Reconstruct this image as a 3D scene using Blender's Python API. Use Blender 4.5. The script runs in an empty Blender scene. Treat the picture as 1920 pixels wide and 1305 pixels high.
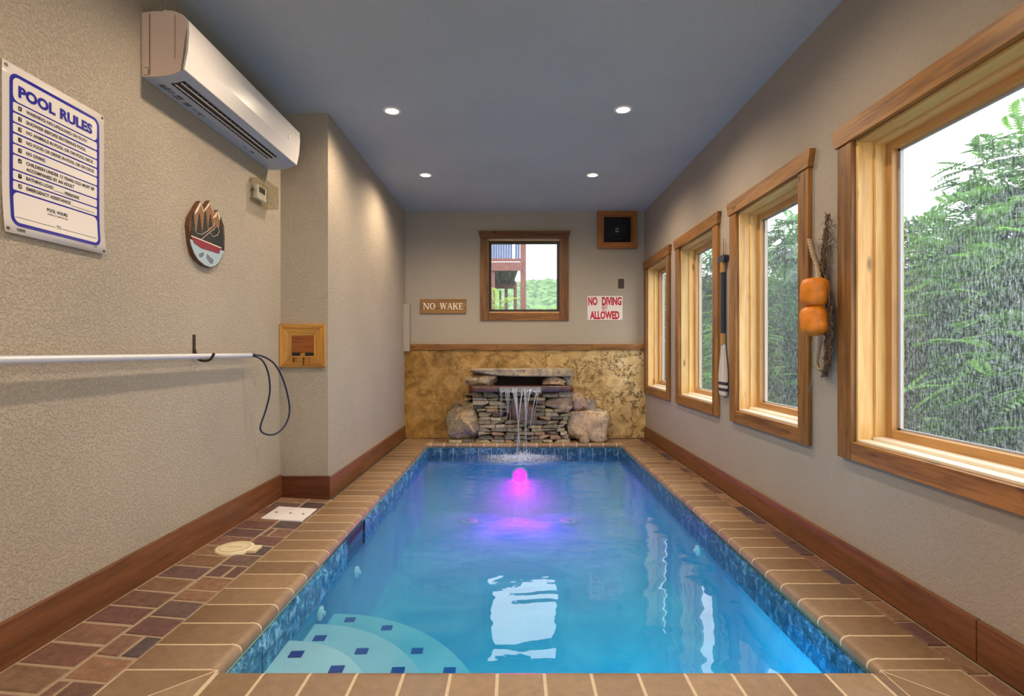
import bpy, bmesh, math, random
import numpy as np
from mathutils import Vector, Matrix, noise
R = random.Random(7)
SC = bpy.context.scene
COL = SC.collection
# ------------------------------------------------------------------ measures (metres)
CH = 1.05          # camera height
F = 1020.0         # focal length in pixels of a 1920 px wide frame
XL, XR, XC = -1.649, 1.572, -1.314     # left wall, right wall, column face
YC, YB = 3.84, 6.57                    # column front, back wall
ZC = 2.725
PXL, PXR, PYF, PYB = -0.972, 1.2, 1.79, 6.14   # pool edge
WZ = -0.13                             # water level
PZ = -0.75                             # pool floor
COUT_L, COUT_R = -1.281, 1.470
YREAR = -1.3

# ------------------------------------------------------------------ node helpers
def new_mat(name):
    m = bpy.data.materials.new(name); m.use_nodes = True
    nt = m.node_tree
    for n in list(nt.nodes):
        if n.type != 'OUTPUT_MATERIAL': nt.nodes.remove(n)
    out = [n for n in nt.nodes if n.type == 'OUTPUT_MATERIAL'][0]
    return m, nt, out
def nd(nt, typ, ins=None, **props):
    n = nt.nodes.new(typ)
    for k, v in props.items(): setattr(n, k, v)
    if ins:
        for k, v in ins.items():
            if isinstance(v, bpy.types.NodeSocket): nt.links.new(v, n.inputs[k])
            else: n.inputs[k].default_value = v
    return n
def ramp(nt, fac, stops, interp='LINEAR'):
    r = nt.nodes.new('ShaderNodeValToRGB'); r.color_ramp.interpolation = interp
    e = r.color_ramp.elements
    while len(e) < len(stops): e.new(0.5)
    for i, (p, c) in enumerate(stops):
        e[i].position = p; e[i].color = (c[0], c[1], c[2], 1) if not isinstance(c, (int, float)) else (c, c, c, 1)
    nt.links.new(fac, r.inputs[0]); return r.outputs[0]
def s2l(r, g, b):
    f = lambda c: (c/255/12.92) if c/255 <= 0.04045 else ((c/255+0.055)/1.055)**2.4
    return (f(r), f(g), f(b), 1)
def coords(nt, scale=(1,1,1), world=False):
    if world: src = nd(nt, 'ShaderNodeNewGeometry').outputs['Position']
    else: src = nd(nt, 'ShaderNodeTexCoord').outputs['Object']
    return nd(nt, 'ShaderNodeMapping', {'Vector': src, 'Scale': scale}).outputs[0]
def mixc(nt, fac, a, b, blend='MIX'):
    n = nt.nodes.new('ShaderNodeMix'); n.data_type = 'RGBA'; n.blend_type = blend
    for k, v in ((0, fac), (6, a), (7, b)):
        if isinstance(v, bpy.types.NodeSocket): nt.links.new(v, n.inputs[k])
        else: n.inputs[k].default_value = v
    return n.outputs[2]
def math_(nt, op, a, b=0.0, clamp=False):
    n = nt.nodes.new('ShaderNodeMath'); n.operation = op; n.use_clamp = clamp
    for k, v in ((0, a), (1, b)):
        if isinstance(v, bpy.types.NodeSocket): nt.links.new(v, n.inputs[k])
        else: n.inputs[k].default_value = v
    return n.outputs[0]

def plain(name, col, rough=0.5, metal=0.0, spec=0.5, emit=None, estr=0, vary=0.0, vscale=20):
    m, nt, out = new_mat(name)
    p = nd(nt, 'ShaderNodeBsdfPrincipled', {'Base Color': col, 'Roughness': rough, 'Metallic': metal, 'Specular IOR Level': spec})
    nz = nd(nt, 'ShaderNodeTexNoise', {'Vector': coords(nt), 'Scale': vscale, 'Detail': 4.0})
    c = mixc(nt, nz.outputs[0], tuple(x*(1-vary) for x in col[:3])+(1,), tuple(min(1, x*(1+vary)) for x in col[:3])+(1,))
    nt.links.new(c, p.inputs['Base Color'])
    if emit: p.inputs['Emission Color'].default_value = emit; p.inputs['Emission Strength'].default_value = estr
    nt.links.new(p.outputs[0], out.inputs[0]); return m

def stucco(name, col, col2, scale=55, depth=0.004, knock=0.5, rough=0.75):
    m, nt, out = new_mat(name)
    v = coords(nt, world=True)
    n1 = nd(nt, 'ShaderNodeTexNoise', {'Vector': v, 'Scale': scale, 'Detail': 3.0, 'Roughness': 0.55, 'Distortion': 0.6})
    h1 = ramp(nt, n1.outputs[0], [(0.40, 0), (0.53, 1), (1.0, 1.0)])
    n2 = nd(nt, 'ShaderNodeTexNoise', {'Vector': v, 'Scale': scale*3.5, 'Detail': 2.0})
    h = math_(nt, 'ADD', math_(nt, 'MULTIPLY', h1, knock), math_(nt, 'MULTIPLY', n2.outputs[0], 0.35))
    n3 = nd(nt, 'ShaderNodeTexNoise', {'Vector': v, 'Scale': 1.6, 'Detail': 3.0})
    c = mixc(nt, ramp(nt, n3.outputs[0], [(0.3, 0), (0.7, 1)]), col, col2)
    c = mixc(nt, math_(nt, 'MULTIPLY', math_(nt, 'SUBTRACT', 1.0, h1), 0.10), c, tuple(x*0.6 for x in col[:3])+(1,))
    b = nd(nt, 'ShaderNodeBump', {'Height': h, 'Strength': 0.9, 'Distance': depth})
    p = nd(nt, 'ShaderNodeBsdfPrincipled', {'Base Color': c, 'Roughness': rough, 'Normal': b.outputs[0], 'Specular IOR Level': 0.3})
    nt.links.new(p.outputs[0], out.inputs[0]); return m

def wood(name, light, dark, axis='Y', rough=0.45, knots=True, freq=1.0, spec=0.4):
    m, nt, out = new_mat(name)
    st = {'X': (0.9, 14, 14), 'Y': (14, 0.9, 14), 'Z': (14, 14, 0.9)}[axis]
    v = coords(nt, tuple(s*freq for s in st), world=True)
    n0 = nd(nt, 'ShaderNodeTexNoise', {'Vector': v, 'Scale': 1.3, 'Detail': 3.0, 'Distortion': 0.8})
    n1 = nd(nt, 'ShaderNodeTexNoise', {'Vector': v, 'Scale': 6.0, 'Detail': 5.0, 'Distortion': 0.4})
    f = math_(nt, 'ADD', math_(nt, 'MULTIPLY', n0.outputs[0], 0.6), math_(nt, 'MULTIPLY', n1.outputs[0], 0.4))
    c = ramp(nt, f, [(0.34, dark[:3]), (0.6, light[:3])])
    if knots:
        st2 = {'X': (3.0, 9, 9), 'Y': (9, 3.0, 9), 'Z': (9, 9, 3.0)}[axis]
        v2 = coords(nt, st2, world=True)
        vo = nd(nt, 'ShaderNodeTexVoronoi', {'Vector': v2, 'Scale': 1.1})
        k = ramp(nt, vo.outputs['Distance'], [(0.05, 1), (0.16, 0)])
        c = mixc(nt, math_(nt, 'MULTIPLY', k, 0.75), c, tuple(x*0.22 for x in dark[:3])+(1,))
    at = nd(nt, 'ShaderNodeAttribute', attribute_name='tint')
    c = mixc(nt, 1.0, c, at.outputs['Color'], 'MULTIPLY')
    b = nd(nt, 'ShaderNodeBump', {'Height': n1.outputs[0], 'Strength': 0.25, 'Distance': 0.003})
    p = nd(nt, 'ShaderNodeBsdfPrincipled', {'Base Color': c, 'Roughness': rough, 'Normal': b.outputs[0], 'Specular IOR Level': spec})
    nt.links.new(p.outputs[0], out.inputs[0]); return m

def tinted(name, rough=0.6, nscale=30, amt=0.35, bump=0.002, bscale=80, spec=0.4, blot=None, mult=(1,1,1,1)):
    """base colour comes from the mesh's own per-piece colour, broken up with noise"""
    m, nt, out = new_mat(name)
    v = coords(nt, world=True)
    at = nd(nt, 'ShaderNodeAttribute', attribute_name='tint')
    n1 = nd(nt, 'ShaderNodeTexNoise', {'Vector': v, 'Scale': nscale, 'Detail': 6.0, 'Roughness': 0.65})
    dk = mixc(nt, 1.0, at.outputs['Color'], (1-amt, 1-amt, 1-amt, 1), 'MULTIPLY')
    lt = mixc(nt, 1.0, at.outputs['Color'], (1+amt, 1+amt, 1+amt, 1), 'MULTIPLY')
    c = mixc(nt, ramp(nt, n1.outputs[0], [(0.3, 0), (0.7, 1)]), dk, lt)
    if blot:
        n3 = nd(nt, 'ShaderNodeTexNoise', {'Vector': v, 'Scale': nscale*0.35, 'Detail': 4.0, 'Distortion': 1.2})
        c = mixc(nt, math_(nt, 'MULTIPLY', ramp(nt, n3.outputs[0], [(0.5, 0), (0.62, 1)]), 0.7), c, blot)
        n4 = nd(nt, 'ShaderNodeTexNoise', {'Vector': v, 'Scale': nscale*0.8, 'Detail': 5.0, 'Distortion': 2.0})
        c = mixc(nt, math_(nt, 'MULTIPLY', ramp(nt, n4.outputs[0], [(0.34, 1), (0.46, 0)]), 0.45), c, (0.035, 0.025, 0.02, 1))
    n2 = nd(nt, 'ShaderNodeTexNoise', {'Vector': v, 'Scale': bscale, 'Detail': 5.0})
    b = nd(nt, 'ShaderNodeBump', {'Height': n2.outputs[0], 'Strength': 0.7, 'Distance': bump})
    p = nd(nt, 'ShaderNodeBsdfPrincipled', {'Base Color': mixc(nt, 1.0, c, mult, 'MULTIPLY'), 'Roughness': rough, 'Normal': b.outputs[0], 'Specular IOR Level': spec})
    nt.links.new(p.outputs[0], out.inputs[0]); return m

# ------------------------------------------------------------------ mesh builder
ORG = {}
class MB:
    def __init__(s): s.v = []; s.f = []; s.c = []; s.sm = []
    def add(s, vs, fs, col=(1,1,1), smooth=False):
        b = len(s.v); s.v += [tuple(p) for p in vs]
        for f in fs: s.f.append(tuple(i+b for i in f)); s.c.append(col); s.sm.append(smooth)
    def box(s, x0, x1, y0, y1, z0, z1, col=(1,1,1)):
        vs = [(x,y,z) for x in (x0,x1) for y in (y0,y1) for z in (z0,z1)]
        s.add(vs, [(0,1,3,2),(4,6,7,5),(0,4,5,1),(2,3,7,6),(0,2,6,4),(1,5,7,3)], col)
    def prism(s, poly, a, b, axis, col=(1,1,1), smooth=False):
        """poly: list of 2D points; axis 'X': (y,z) 'Y': (x,z) 'Z': (x,y)"""
        n = len(poly)
        def P(p, t): return {'X': (t,p[0],p[1]), 'Y': (p[0],t,p[1]), 'Z': (p[0],p[1],t)}[axis]
        vs = [P(p,a) for p in poly] + [P(p,b) for p in poly]
        s.add(vs, [tuple(range(n))[::-1], tuple(range(n,2*n))], col)
        s.add(vs, [(i,(i+1)%n,n+(i+1)%n,n+i) for i in range(n)], col, smooth)
    def tube(s, pts, r, n=8, col=(1,1,1), closed=False):
        pts = [Vector(p) for p in pts]; m = len(pts)
        rs = r if isinstance(r, (list, tuple)) else [r]*m
        up = Vector((0.13,0.21,1)).normalized(); vs = []; u = None
        for i in range(m):
            t = (pts[(i+1)%m if closed else min(i+1,m-1)] - pts[(i-1)%m if closed else max(i-1,0)])
            if t.length < 1e-9: t = Vector((0,0,1))
            t.normalize()
            if u is None:
                u = t.cross(up)
                if u.length < 1e-3: u = t.cross(Vector((1,0,0)))
            else: u = u - t*u.dot(t)
            u.normalize(); w = t.cross(u)
            for k in range(n):
                a = 2*math.pi*k/n; vs.append(pts[i] + (u*math.cos(a)+w*math.sin(a))*rs[i])
        fs = []
        for i in range(m if closed else m-1):
            j = (i+1) % m
            for k in range(n): fs.append((i*n+k, i*n+(k+1)%n, j*n+(k+1)%n, j*n+k))
        s.add(vs, fs, col, True)
        if not closed: s.add(vs, [tuple(range(n))[::-1], tuple(range((m-1)*n, m*n))], col)
    def disc(s, c, r0, r1, z, axis='Z', n=32, col=(1,1,1)):
        """flat ring, r0 inner"""
        vs = []
        for k in range(n):
            a = 2*math.pi*k/n
            for r in (r0, r1):
                u, w = r*math.cos(a), r*math.sin(a)
                vs.append({'Z': (c[0]+u, c[1]+w, z), 'Y': (c[0]+u, z, c[1]+w), 'X': (z, c[0]+u, c[1]+w)}[axis])
        s.add(vs, [(2*k, 2*k+1, 2*((k+1)%n)+1, 2*((k+1)%n)) for k in range(n)], col)
    def build(s, name, mat, parent=None, bevel=0, bseg=2, fix=True):
        o = None
        if parent is not None: og = ORG[parent.name]
        else:
            a = np.array(s.v); og = Vector(((a[:,0].min()+a[:,0].max())/2, (a[:,1].min()+a[:,1].max())/2, a[:,2].min()))
        me = bpy.data.meshes.new(name)
        me.from_pydata([(p[0]-og[0], p[1]-og[1], p[2]-og[2]) for p in s.v], [], s.f)
        me.polygons.foreach_set('use_smooth', s.sm)
        ca = me.color_attributes.new('tint', 'FLOAT_COLOR', 'CORNER')
        cs = []
        for f, c in zip(s.f, s.c): cs += [c[0], c[1], c[2], 1.0]*len(f)
        ca.data.foreach_set('color', cs)
        me.materials.append(mat)
        me.validate(); me.update()
        if fix:
            bm = bmesh.new(); bm.from_mesh(me); bmesh.ops.recalc_face_normals(bm, faces=bm.faces); bm.to_mesh(me); bm.free()
        o = bpy.data.objects.new(name, me); COL.objects.link(o)
        if parent is not None: o.parent = parent
        else: o.location = og
        ORG[o.name] = og
        if bevel:
            b = o.modifiers.new('bevel', 'BEVEL'); b.width = bevel; b.segments = bseg; b.limit_method = 'ANGLE'; b.angle_limit = math.radians(40)
        return o
def tag(o, label=None, cat=None, group=None, kind=None):
    if label: o['label'] = label
    if cat: o['category'] = cat
    if group: o['group'] = group
    if kind: o['kind'] = kind
    return o
def thing(name, loc, label=None, cat=None, group=None, kind=None):
    o = bpy.data.objects.new(name, None); COL.objects.link(o); o.location = loc; o.empty_display_size = 0.1
    ORG[o.name] = Vector(loc); return tag(o, label, cat, group, kind)
def one(fn, *a, **k):
    m = MB(); getattr(m, fn)(*a, **k); return m
def smooth_path(pts, k=6):
    P = [Vector(p) for p in pts]; out = []
    for i in range(len(P)-1):
        p0, p1, p2, p3 = P[max(i-1,0)], P[i], P[i+1], P[min(i+2,len(P)-1)]
        for j in range(k):
            t = j/k
            out.append(0.5*((2*p1)+(p2-p0)*t+(2*p0-5*p1+4*p2-p3)*t*t+(3*p1-p0-3*p2+p3)*t**3))
    out.append(P[-1]); return out
def rrect(x0, x1, z0, z1, r, n=5):
    pts = []
    for cx, cz, a0 in ((x1-r, z1-r, 0), (x0+r, z1-r, 90), (x0+r, z0+r, 180), (x1-r, z0+r, 270)):
        for k in range(n+1):
            a = math.radians(a0+90*k/n); pts.append((cx+r*math.cos(a), cz+r*math.sin(a)))
    return pts
def text_mesh(txt, og, ud, vd, width, height, name, mat, parent, bold=0.0, th=0.0008):
    """writing laid on a plane: og = lower-left corner, ud/vd directions, fitted to width x cap height"""
    cu = bpy.data.curves.new('txt', 'FONT'); cu.body = txt; cu.size = 1; cu.offset = bold; cu.resolution_u = 3
    cu.space_word = 1.3 if len(txt) < 12 else 1.0
    ob = bpy.data.objects.new('txt', cu); COL.objects.link(ob)
    dg = bpy.context.evaluated_depsgraph_get(); me = bpy.data.meshes.new_from_object(ob.evaluated_get(dg))
    vs = [v.co.copy() for v in me.vertices]; fs = [tuple(p.vertices) for p in me.polygons]
    bpy.data.objects.remove(ob); bpy.data.curves.remove(cu); bpy.data.meshes.remove(me)
    x0 = min(v.x for v in vs); x1 = max(v.x for v in vs); capy = 0.729
    m = MB(); ud = Vector(ud); vd = Vector(vd); nrm = ud.cross(vd)
    m.add([Vector(og)+ud*((v.x-x0)/(x1-x0)*width)+vd*(v.y/capy*height)+nrm*th for v in vs], fs)
    return m.build(name, mat, parent, fix=False)

# ------------------------------------------------------------------ materials
M = {}
M['wall'] = stucco('stucco_wall', s2l(188,174,155), s2l(178,166,149), 85, 0.0045, 0.6)
M['wall_r'] = stucco('stucco_wall_right', s2l(172,160,146), s2l(165,154,141), 85, 0.0025, 0.4)
M['wall_b'] = stucco('stucco_wall_back', s2l(176,164,146), s2l(169,158,142), 90, 0.0015, 0.3)
M['ceil'] = stucco('ceiling_paint', s2l(190,197,199), s2l(183,190,193), 90, 0.004, 0.35)
M['trim_y'] = wood('trim_wood_y', s2l(166,114,56), s2l(98,62,26), 'Y')
M['trim_z'] = wood('trim_wood_z', s2l(156,106,52), s2l(90,57,24), 'Z')
M['trim_x'] = wood('trim_wood_x', s2l(160,108,52), s2l(90,55,22), 'X')
M['pine_y'] = wood('pine_y', s2l(228,194,134), s2l(204,158,96), 'Y', 0.4)
M['pine_z'] = wood('pine_z', s2l(230,196,134), s2l(206,160,96), 'Z', 0.4)
M['sash_y'] = wood('sash_y', s2l(196,150,94), s2l(168,120,68), 'Y', 0.4, False)
M['sash_z'] = wood('sash_z', s2l(196,150,94), s2l(168,120,68), 'Z', 0.4, False)
M['base_y'] = wood('baseboard_y', s2l(128,80,48), s2l(96,57,32), 'Y', 0.45, False, 1.6)
M['base_x'] = wood('baseboard_x', s2l(104,56,32), s2l(78,38,22), 'X', 0.45, False, 1.6)
M['sill'] = plain('sill_lit', s2l(236,226,206), 0.35)  # whitish tone: light reflected off the bottom jamb, put into its colour
M['coping'] = tinted('coping_brick', 0.42, 26, 0.16, 0.0012, 120, 0.5)
M['paver'] = tinted('paver_brick', 0.6, 30, 0.30, 0.004, 70, 0.4)
M['grout'] = plain('coping_grout', s2l(214,192,160), 0.8, vary=0.15, vscale=60)
M['sand'] = plain('paver_joint_sand', s2l(160,138,112), 0.9, vary=0.3, vscale=90)
M['rock'] = tinted('rock', 0.7, 14, 0.45, 0.012, 35, 0.4, blot=s2l(206,176,132))
M['stone'] = tinted('stacked_stone', 0.65, 22, 0.45, 0.006, 60, 0.4)
M['wet'] = tinted('wet_ledge', 0.18, 16, 0.5, 0.004, 60, 0.6)
M['mortar'] = plain('dark_mortar', s2l(40,32,26), 0.9)
M['acw'] = plain('ac_plastic', s2l(226,220,216), 0.28, spec=0.5)
M['acs'] = plain('ac_side_plastic', s2l(232,208,190), 0.4)
M['acg'] = plain('ac_grey', s2l(176,184,196), 0.4)
M['dark'] = plain('dark_recess', s2l(16,16,20), 0.5)
M['ink'] = plain('grey_print', s2l(96,100,108), 0.6)
M['signw'] = plain('sign_plastic', s2l(232,224,218), 0.22)
M['blue'] = plain('sign_blue', s2l(28,26,150), 0.25)
M['red'] = plain('sign_red', s2l(190,24,52), 0.3)
M['black'] = plain('black_ink', s2l(26,26,46), 0.4)
M['steel'] = plain('screw_steel', s2l(120,115,110), 0.35, 0.8)
M['alu'] = plain('pole_aluminium', s2l(214,214,220), 0.35, 0.25)
M['cord'] = plain('navy_cord', s2l(18,26,62), 0.45)
M['iron'] = plain('hook_iron', s2l(66,50,40), 0.5, 0.4)
M['white'] = plain('white_paint', s2l(240,238,232), 0.4)
M['cream'] = plain('letter_cream', s2l(240,226,204), 0.5)
M['orange'] = plain('buoy_orange', s2l(222,122,20), 0.5, vary=0.55, vscale=28)
M['rope'] = plain('rope', s2l(168,146,118), 0.85, vary=0.4, vscale=90)
M['net'] = plain('net_twine', s2l(104,82,64), 0.9, vary=0.5, vscale=60)
M['teal'] = plain('teal_string', s2l(110,160,160), 0.8)
M['navy'] = plain('paddle_navy', s2l(38,42,56), 0.45)
M['tan'] = plain('paddle_tan', s2l(170,128,72), 0.7, vary=0.3, vscale=80)
M['padw'] = wood('paddle_white', s2l(222,214,202), s2l(176,164,150), 'Z', 0.5, False, 2)
M['plate'] = plain('brown_plate', s2l(66,50,42), 0.4)
M['lid'] = plain('lid_white', s2l(232,226,226), 0.4)
M['lid2'] = plain('lid_ivory', s2l(226,212,176), 0.4)
M['signwood'] = wood('sign_plank', s2l(160,118,66), s2l(118,82,42), 'X', 0.6)
M['deckred'] = plain('deck_redwood', s2l(122,70,62), 0.7, vary=0.3, vscale=9)
M['deckblue'] = plain('deck_board_blue', s2l(82,92,128), 0.7, vary=0.3, vscale=9)
M['deckdark'] = plain('deck_under', s2l(104,78,66), 0.8, vary=0.3, vscale=9)
M['bark'] = plain('bark', s2l(70,58,46), 0.9, vary=0.3, vscale=12)
M['ground'] = plain('outside_ground', s2l(70,86,50), 0.95, vary=0.4, vscale=2)
M['sashdark'] = plain('dark_bronze_sash', s2l(54,40,42), 0.4)
M['tile'] = None

def leafmat(name, c0, c1):
    m, nt, out = new_mat(name)
    at = nd(nt, 'ShaderNodeAttribute', attribute_name='tint')
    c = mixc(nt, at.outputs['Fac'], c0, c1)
    d = nd(nt, 'ShaderNodeBsdfDiffuse', {'Color': c}); t = nd(nt, 'ShaderNodeBsdfTranslucent', {'Color': c})
    mx = nd(nt, 'ShaderNodeMixShader', {0: 0.4, 1: d.outputs[0], 2: t.outputs[0]})
    nt.links.new(mx.outputs[0], out.inputs[0]); return m
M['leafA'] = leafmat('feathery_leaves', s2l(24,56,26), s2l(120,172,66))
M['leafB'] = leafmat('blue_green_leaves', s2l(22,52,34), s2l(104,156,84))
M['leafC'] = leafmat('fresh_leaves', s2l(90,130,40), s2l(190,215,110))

def glassmat(name, dirt, spk=0.5):
    m, nt, out = new_mat(name)
    v = coords(nt, (60, 60, 14), world=True)
    n1 = nd(nt, 'ShaderNodeTexNoise', {'Vector': v, 'Scale': 2.2, 'Detail': 8.0, 'Roughness': 0.75})
    v2 = coords(nt, (1, 1, 0.6), world=True)
    n2 = nd(nt, 'ShaderNodeTexNoise', {'Vector': v2, 'Scale': 170.0, 'Detail': 2.0})
    n3 = nd(nt, 'ShaderNodeTexNoise', {'Vector': v2, 'Scale': 2.0, 'Detail': 3.0})
    a = ramp(nt, n1.outputs[0], [(0.46, 0.0), (0.66, 1.0)])
    b = ramp(nt, n2.outputs[0], [(0.56, 0.0), (0.66, 1.0)])
    f = math_(nt, 'ADD', math_(nt, 'MULTIPLY', a, dirt), math_(nt, 'MULTIPLY', b, dirt*spk))
    f = math_(nt, 'ADD', math_(nt, 'MULTIPLY', f, ramp(nt, n3.outputs[0], [(0.3, 0.5), (0.65, 1)])), dirt*0.12)
    tr = nd(nt, 'ShaderNodeBsdfTransparent', {'Color': (0.96, 0.98, 0.98, 1)})
    df = nd(nt, 'ShaderNodeBsdfTranslucent', {'Color': (0.80, 0.88, 0.92, 1)})
    mx = nd(nt, 'ShaderNodeMixShader', {0: f, 1: tr.outputs[0], 2: df.outputs[0]})
    fr = nd(nt, 'ShaderNodeFresnel', {'IOR': 1.3})
    gl = nd(nt, 'ShaderNodeBsdfGlossy', {'Color': (1,1,1,1), 'Roughness': 0.02})
    m2 = nd(nt, 'ShaderNodeMixShader', {0: math_(nt, 'MULTIPLY', fr.outputs[0], 0.03), 1: mx.outputs[0], 2: gl.outputs[0]})
    nt.links.new(m2.outputs[0], out.inputs[0]); return m
M['glass'] = glassmat('wet_window_glass', 0.30)
M['glass2'] = glassmat('back_window_glass', 0.16)

def clearmat():
    m, nt, out = new_mat('clear_acrylic')
    tr = nd(nt, 'ShaderNodeBsdfTransparent', {'Color': (0.93, 0.92, 0.88, 1)})
    gl = nd(nt, 'ShaderNodeBsdfGlossy', {'Roughness': 0.05})
    nz = nd(nt, 'ShaderNodeTexNoise', {'Vector': coords(nt), 'Scale': 9.0})
    mx = nd(nt, 'ShaderNodeMixShader', {0: math_(nt, 'MULTIPLY', nz.outputs[0], 0.16), 1: tr.outputs[0], 2: gl.outputs[0]})
    nt.links.new(mx.outputs[0], out.inputs[0]); return m
M['clear'] = clearmat()

def tilemat():
    m, nt, out = new_mat('waterline_tile')
    v = coords(nt, world=True)
    at = nd(nt, 'ShaderNodeAttribute', attribute_name='tint')
    n = nd(nt, 'ShaderNodeTexNoise', {'Vector': v, 'Scale': 20.0, 'Detail': 6.0, 'Distortion': 1.0, 'Roughness': 0.7})
    c = ramp(nt, n.outputs[0], [(0.34, s2l(20,42,66)[:3]), (0.52, s2l(44,90,124)[:3]), (0.68, s2l(120,164,190)[:3])])
    c = mixc(nt, 1.0, c, at.outputs['Color'], 'MULTIPLY')
    p = nd(nt, 'ShaderNodeBsdfPrincipled', {'Base Color': c, 'Roughness': 0.2})
    nt.links.new(p.outputs[0], out.inputs[0]); return m
M['tile'] = tilemat()
M['tgrout'] = plain('tile_grout', s2l(176,196,206), 0.7)
M['accent'] = plain('accent_tile_blue', s2l(16,44,150), 0.3)

def plaster(name, c1, c2):
    m, nt, out = new_mat(name)
    n = nd(nt, 'ShaderNodeTexNoise', {'Vector': coords(nt, world=True), 'Scale': 1.7, 'Detail': 5.0, 'Roughness': 0.55, 'Distortion': 0.8})
    c = mixc(nt, ramp(nt, n.outputs[0], [(0.35, 0), (0.68, 1)]), c1, c2)
    p = nd(nt, 'ShaderNodeBsdfPrincipled', {'Base Color': c, 'Roughness': 0.85, 'Specular IOR Level': 0.0})
    nt.links.new(p.outputs[0], out.inputs[0]); return m
M['plaster'] = plaster('pool_plaster', s2l(44,138,182), s2l(96,188,206))
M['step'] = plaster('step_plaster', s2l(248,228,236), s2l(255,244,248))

def watermat():
    m, nt, out = new_mat('pool_water_surface')
    geo = nd(nt, 'ShaderNodeNewGeometry')
    v = coords(nt, (1.0, 1.5, 1), world=True)
    n1 = nd(nt, 'ShaderNodeTexNoise', {'Vector': v, 'Scale': 2.2, 'Detail': 2.0, 'Roughness': 0.4, 'Distortion': 0.5})
    n2 = nd(nt, 'ShaderNodeTexNoise', {'Vector': v, 'Scale': 9.0, 'Detail': 2.0, 'Roughness': 0.5})
    d = nd(nt, 'ShaderNodeVectorMath', {0: geo.outputs['Position'], 1: (0.05, 6.0, WZ)}, operation='DISTANCE')
    near = ramp(nt, math_(nt, 'DIVIDE', d.outputs['Value'], 4.5), [(0.0, 1.0), (0.25, 0.30), (0.8, 0.05)])
    h = math_(nt, 'ADD', n1.outputs[0], math_(nt, 'MULTIPLY', n2.outputs[0], near))
    b = nd(nt, 'ShaderNodeBump', {'Height': h, 'Strength': 1.0, 'Distance': 0.008})
    tr = nd(nt, 'ShaderNodeBsdfTransparent', {'Color': (0.55, 0.90, 0.98, 1)})
    gl = nd(nt, 'ShaderNodeBsdfGlossy', {'Color': (1,1,1,1), 'Roughness': 0.015, 'Normal': b.outputs[0]})
    fr = nd(nt, 'ShaderNodeFresnel', {'IOR': 1.46, 'Normal': b.outputs[0]})
    mx = nd(nt, 'ShaderNodeMixShader', {0: fr.outputs[0], 1: tr.outputs[0], 2: gl.outputs[0]})
    # broken white foam where the fall lands
    n3 = nd(nt, 'ShaderNodeTexNoise', {'Vector': coords(nt, (1,2.2,1), world=True), 'Scale': 26.0, 'Detail': 5.0, 'Roughness': 0.7})
    fo = math_(nt, 'MULTIPLY', ramp(nt, d.outputs['Value'], [(0.05, 1.0), (0.5, 0.0)]), ramp(nt, n3.outputs[0], [(0.40, 0.0), (0.54, 1.0)]))
    df = nd(nt, 'ShaderNodeBsdfDiffuse', {'Color': (0.75, 0.87, 0.97, 1)})
    m2 = nd(nt, 'ShaderNodeMixShader', {0: math_(nt, 'MULTIPLY', fo, 0.8), 1: mx.outputs[0], 2: df.outputs[0]})
    nt.links.new(m2.outputs[0], out.inputs[0])
    return m
M['water'] = watermat()
def fallmat():
    m, nt, out = new_mat('falling_water')
    v = coords(nt, (1, 1, 0.05), world=True)
    n = nd(nt, 'ShaderNodeTexNoise', {'Vector': v, 'Scale': 160.0, 'Detail': 3.0})
    f = ramp(nt, n.outputs[0], [(0.38, 0.12), (0.62, 0.8)])
    tr = nd(nt, 'ShaderNodeBsdfTransparent', {'Color': (0.95, 0.98, 1, 1)})
    df = nd(nt, 'ShaderNodeBsdfDiffuse', {'Color': (0.80, 0.88, 1.0, 1)})
    tl = nd(nt, 'ShaderNodeBsdfTranslucent', {'Color': (0.8, 0.9, 1.0, 1)})
    gl = nd(nt, 'ShaderNodeBsdfGlossy', {'Roughness': 0.15})
    a = nd(nt, 'ShaderNodeMixShader', {0: 0.5, 1: df.outputs[0], 2: tl.outputs[0]})
    b = nd(nt, 'ShaderNodeMixShader', {0: 0.3, 1: a.outputs[0], 2: gl.outputs[0]})
    c = nd(nt, 'ShaderNodeMixShader', {0: math_(nt, 'MULTIPLY', f, 0.85), 1: tr.outputs[0], 2: b.outputs[0]})
    nt.links.new(c.outputs[0], out.inputs[0]); return m
M['fall'] = fallmat()
M['drop'] = plain('droplet', (0.85, 0.93, 1, 1), 0.1)

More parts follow.
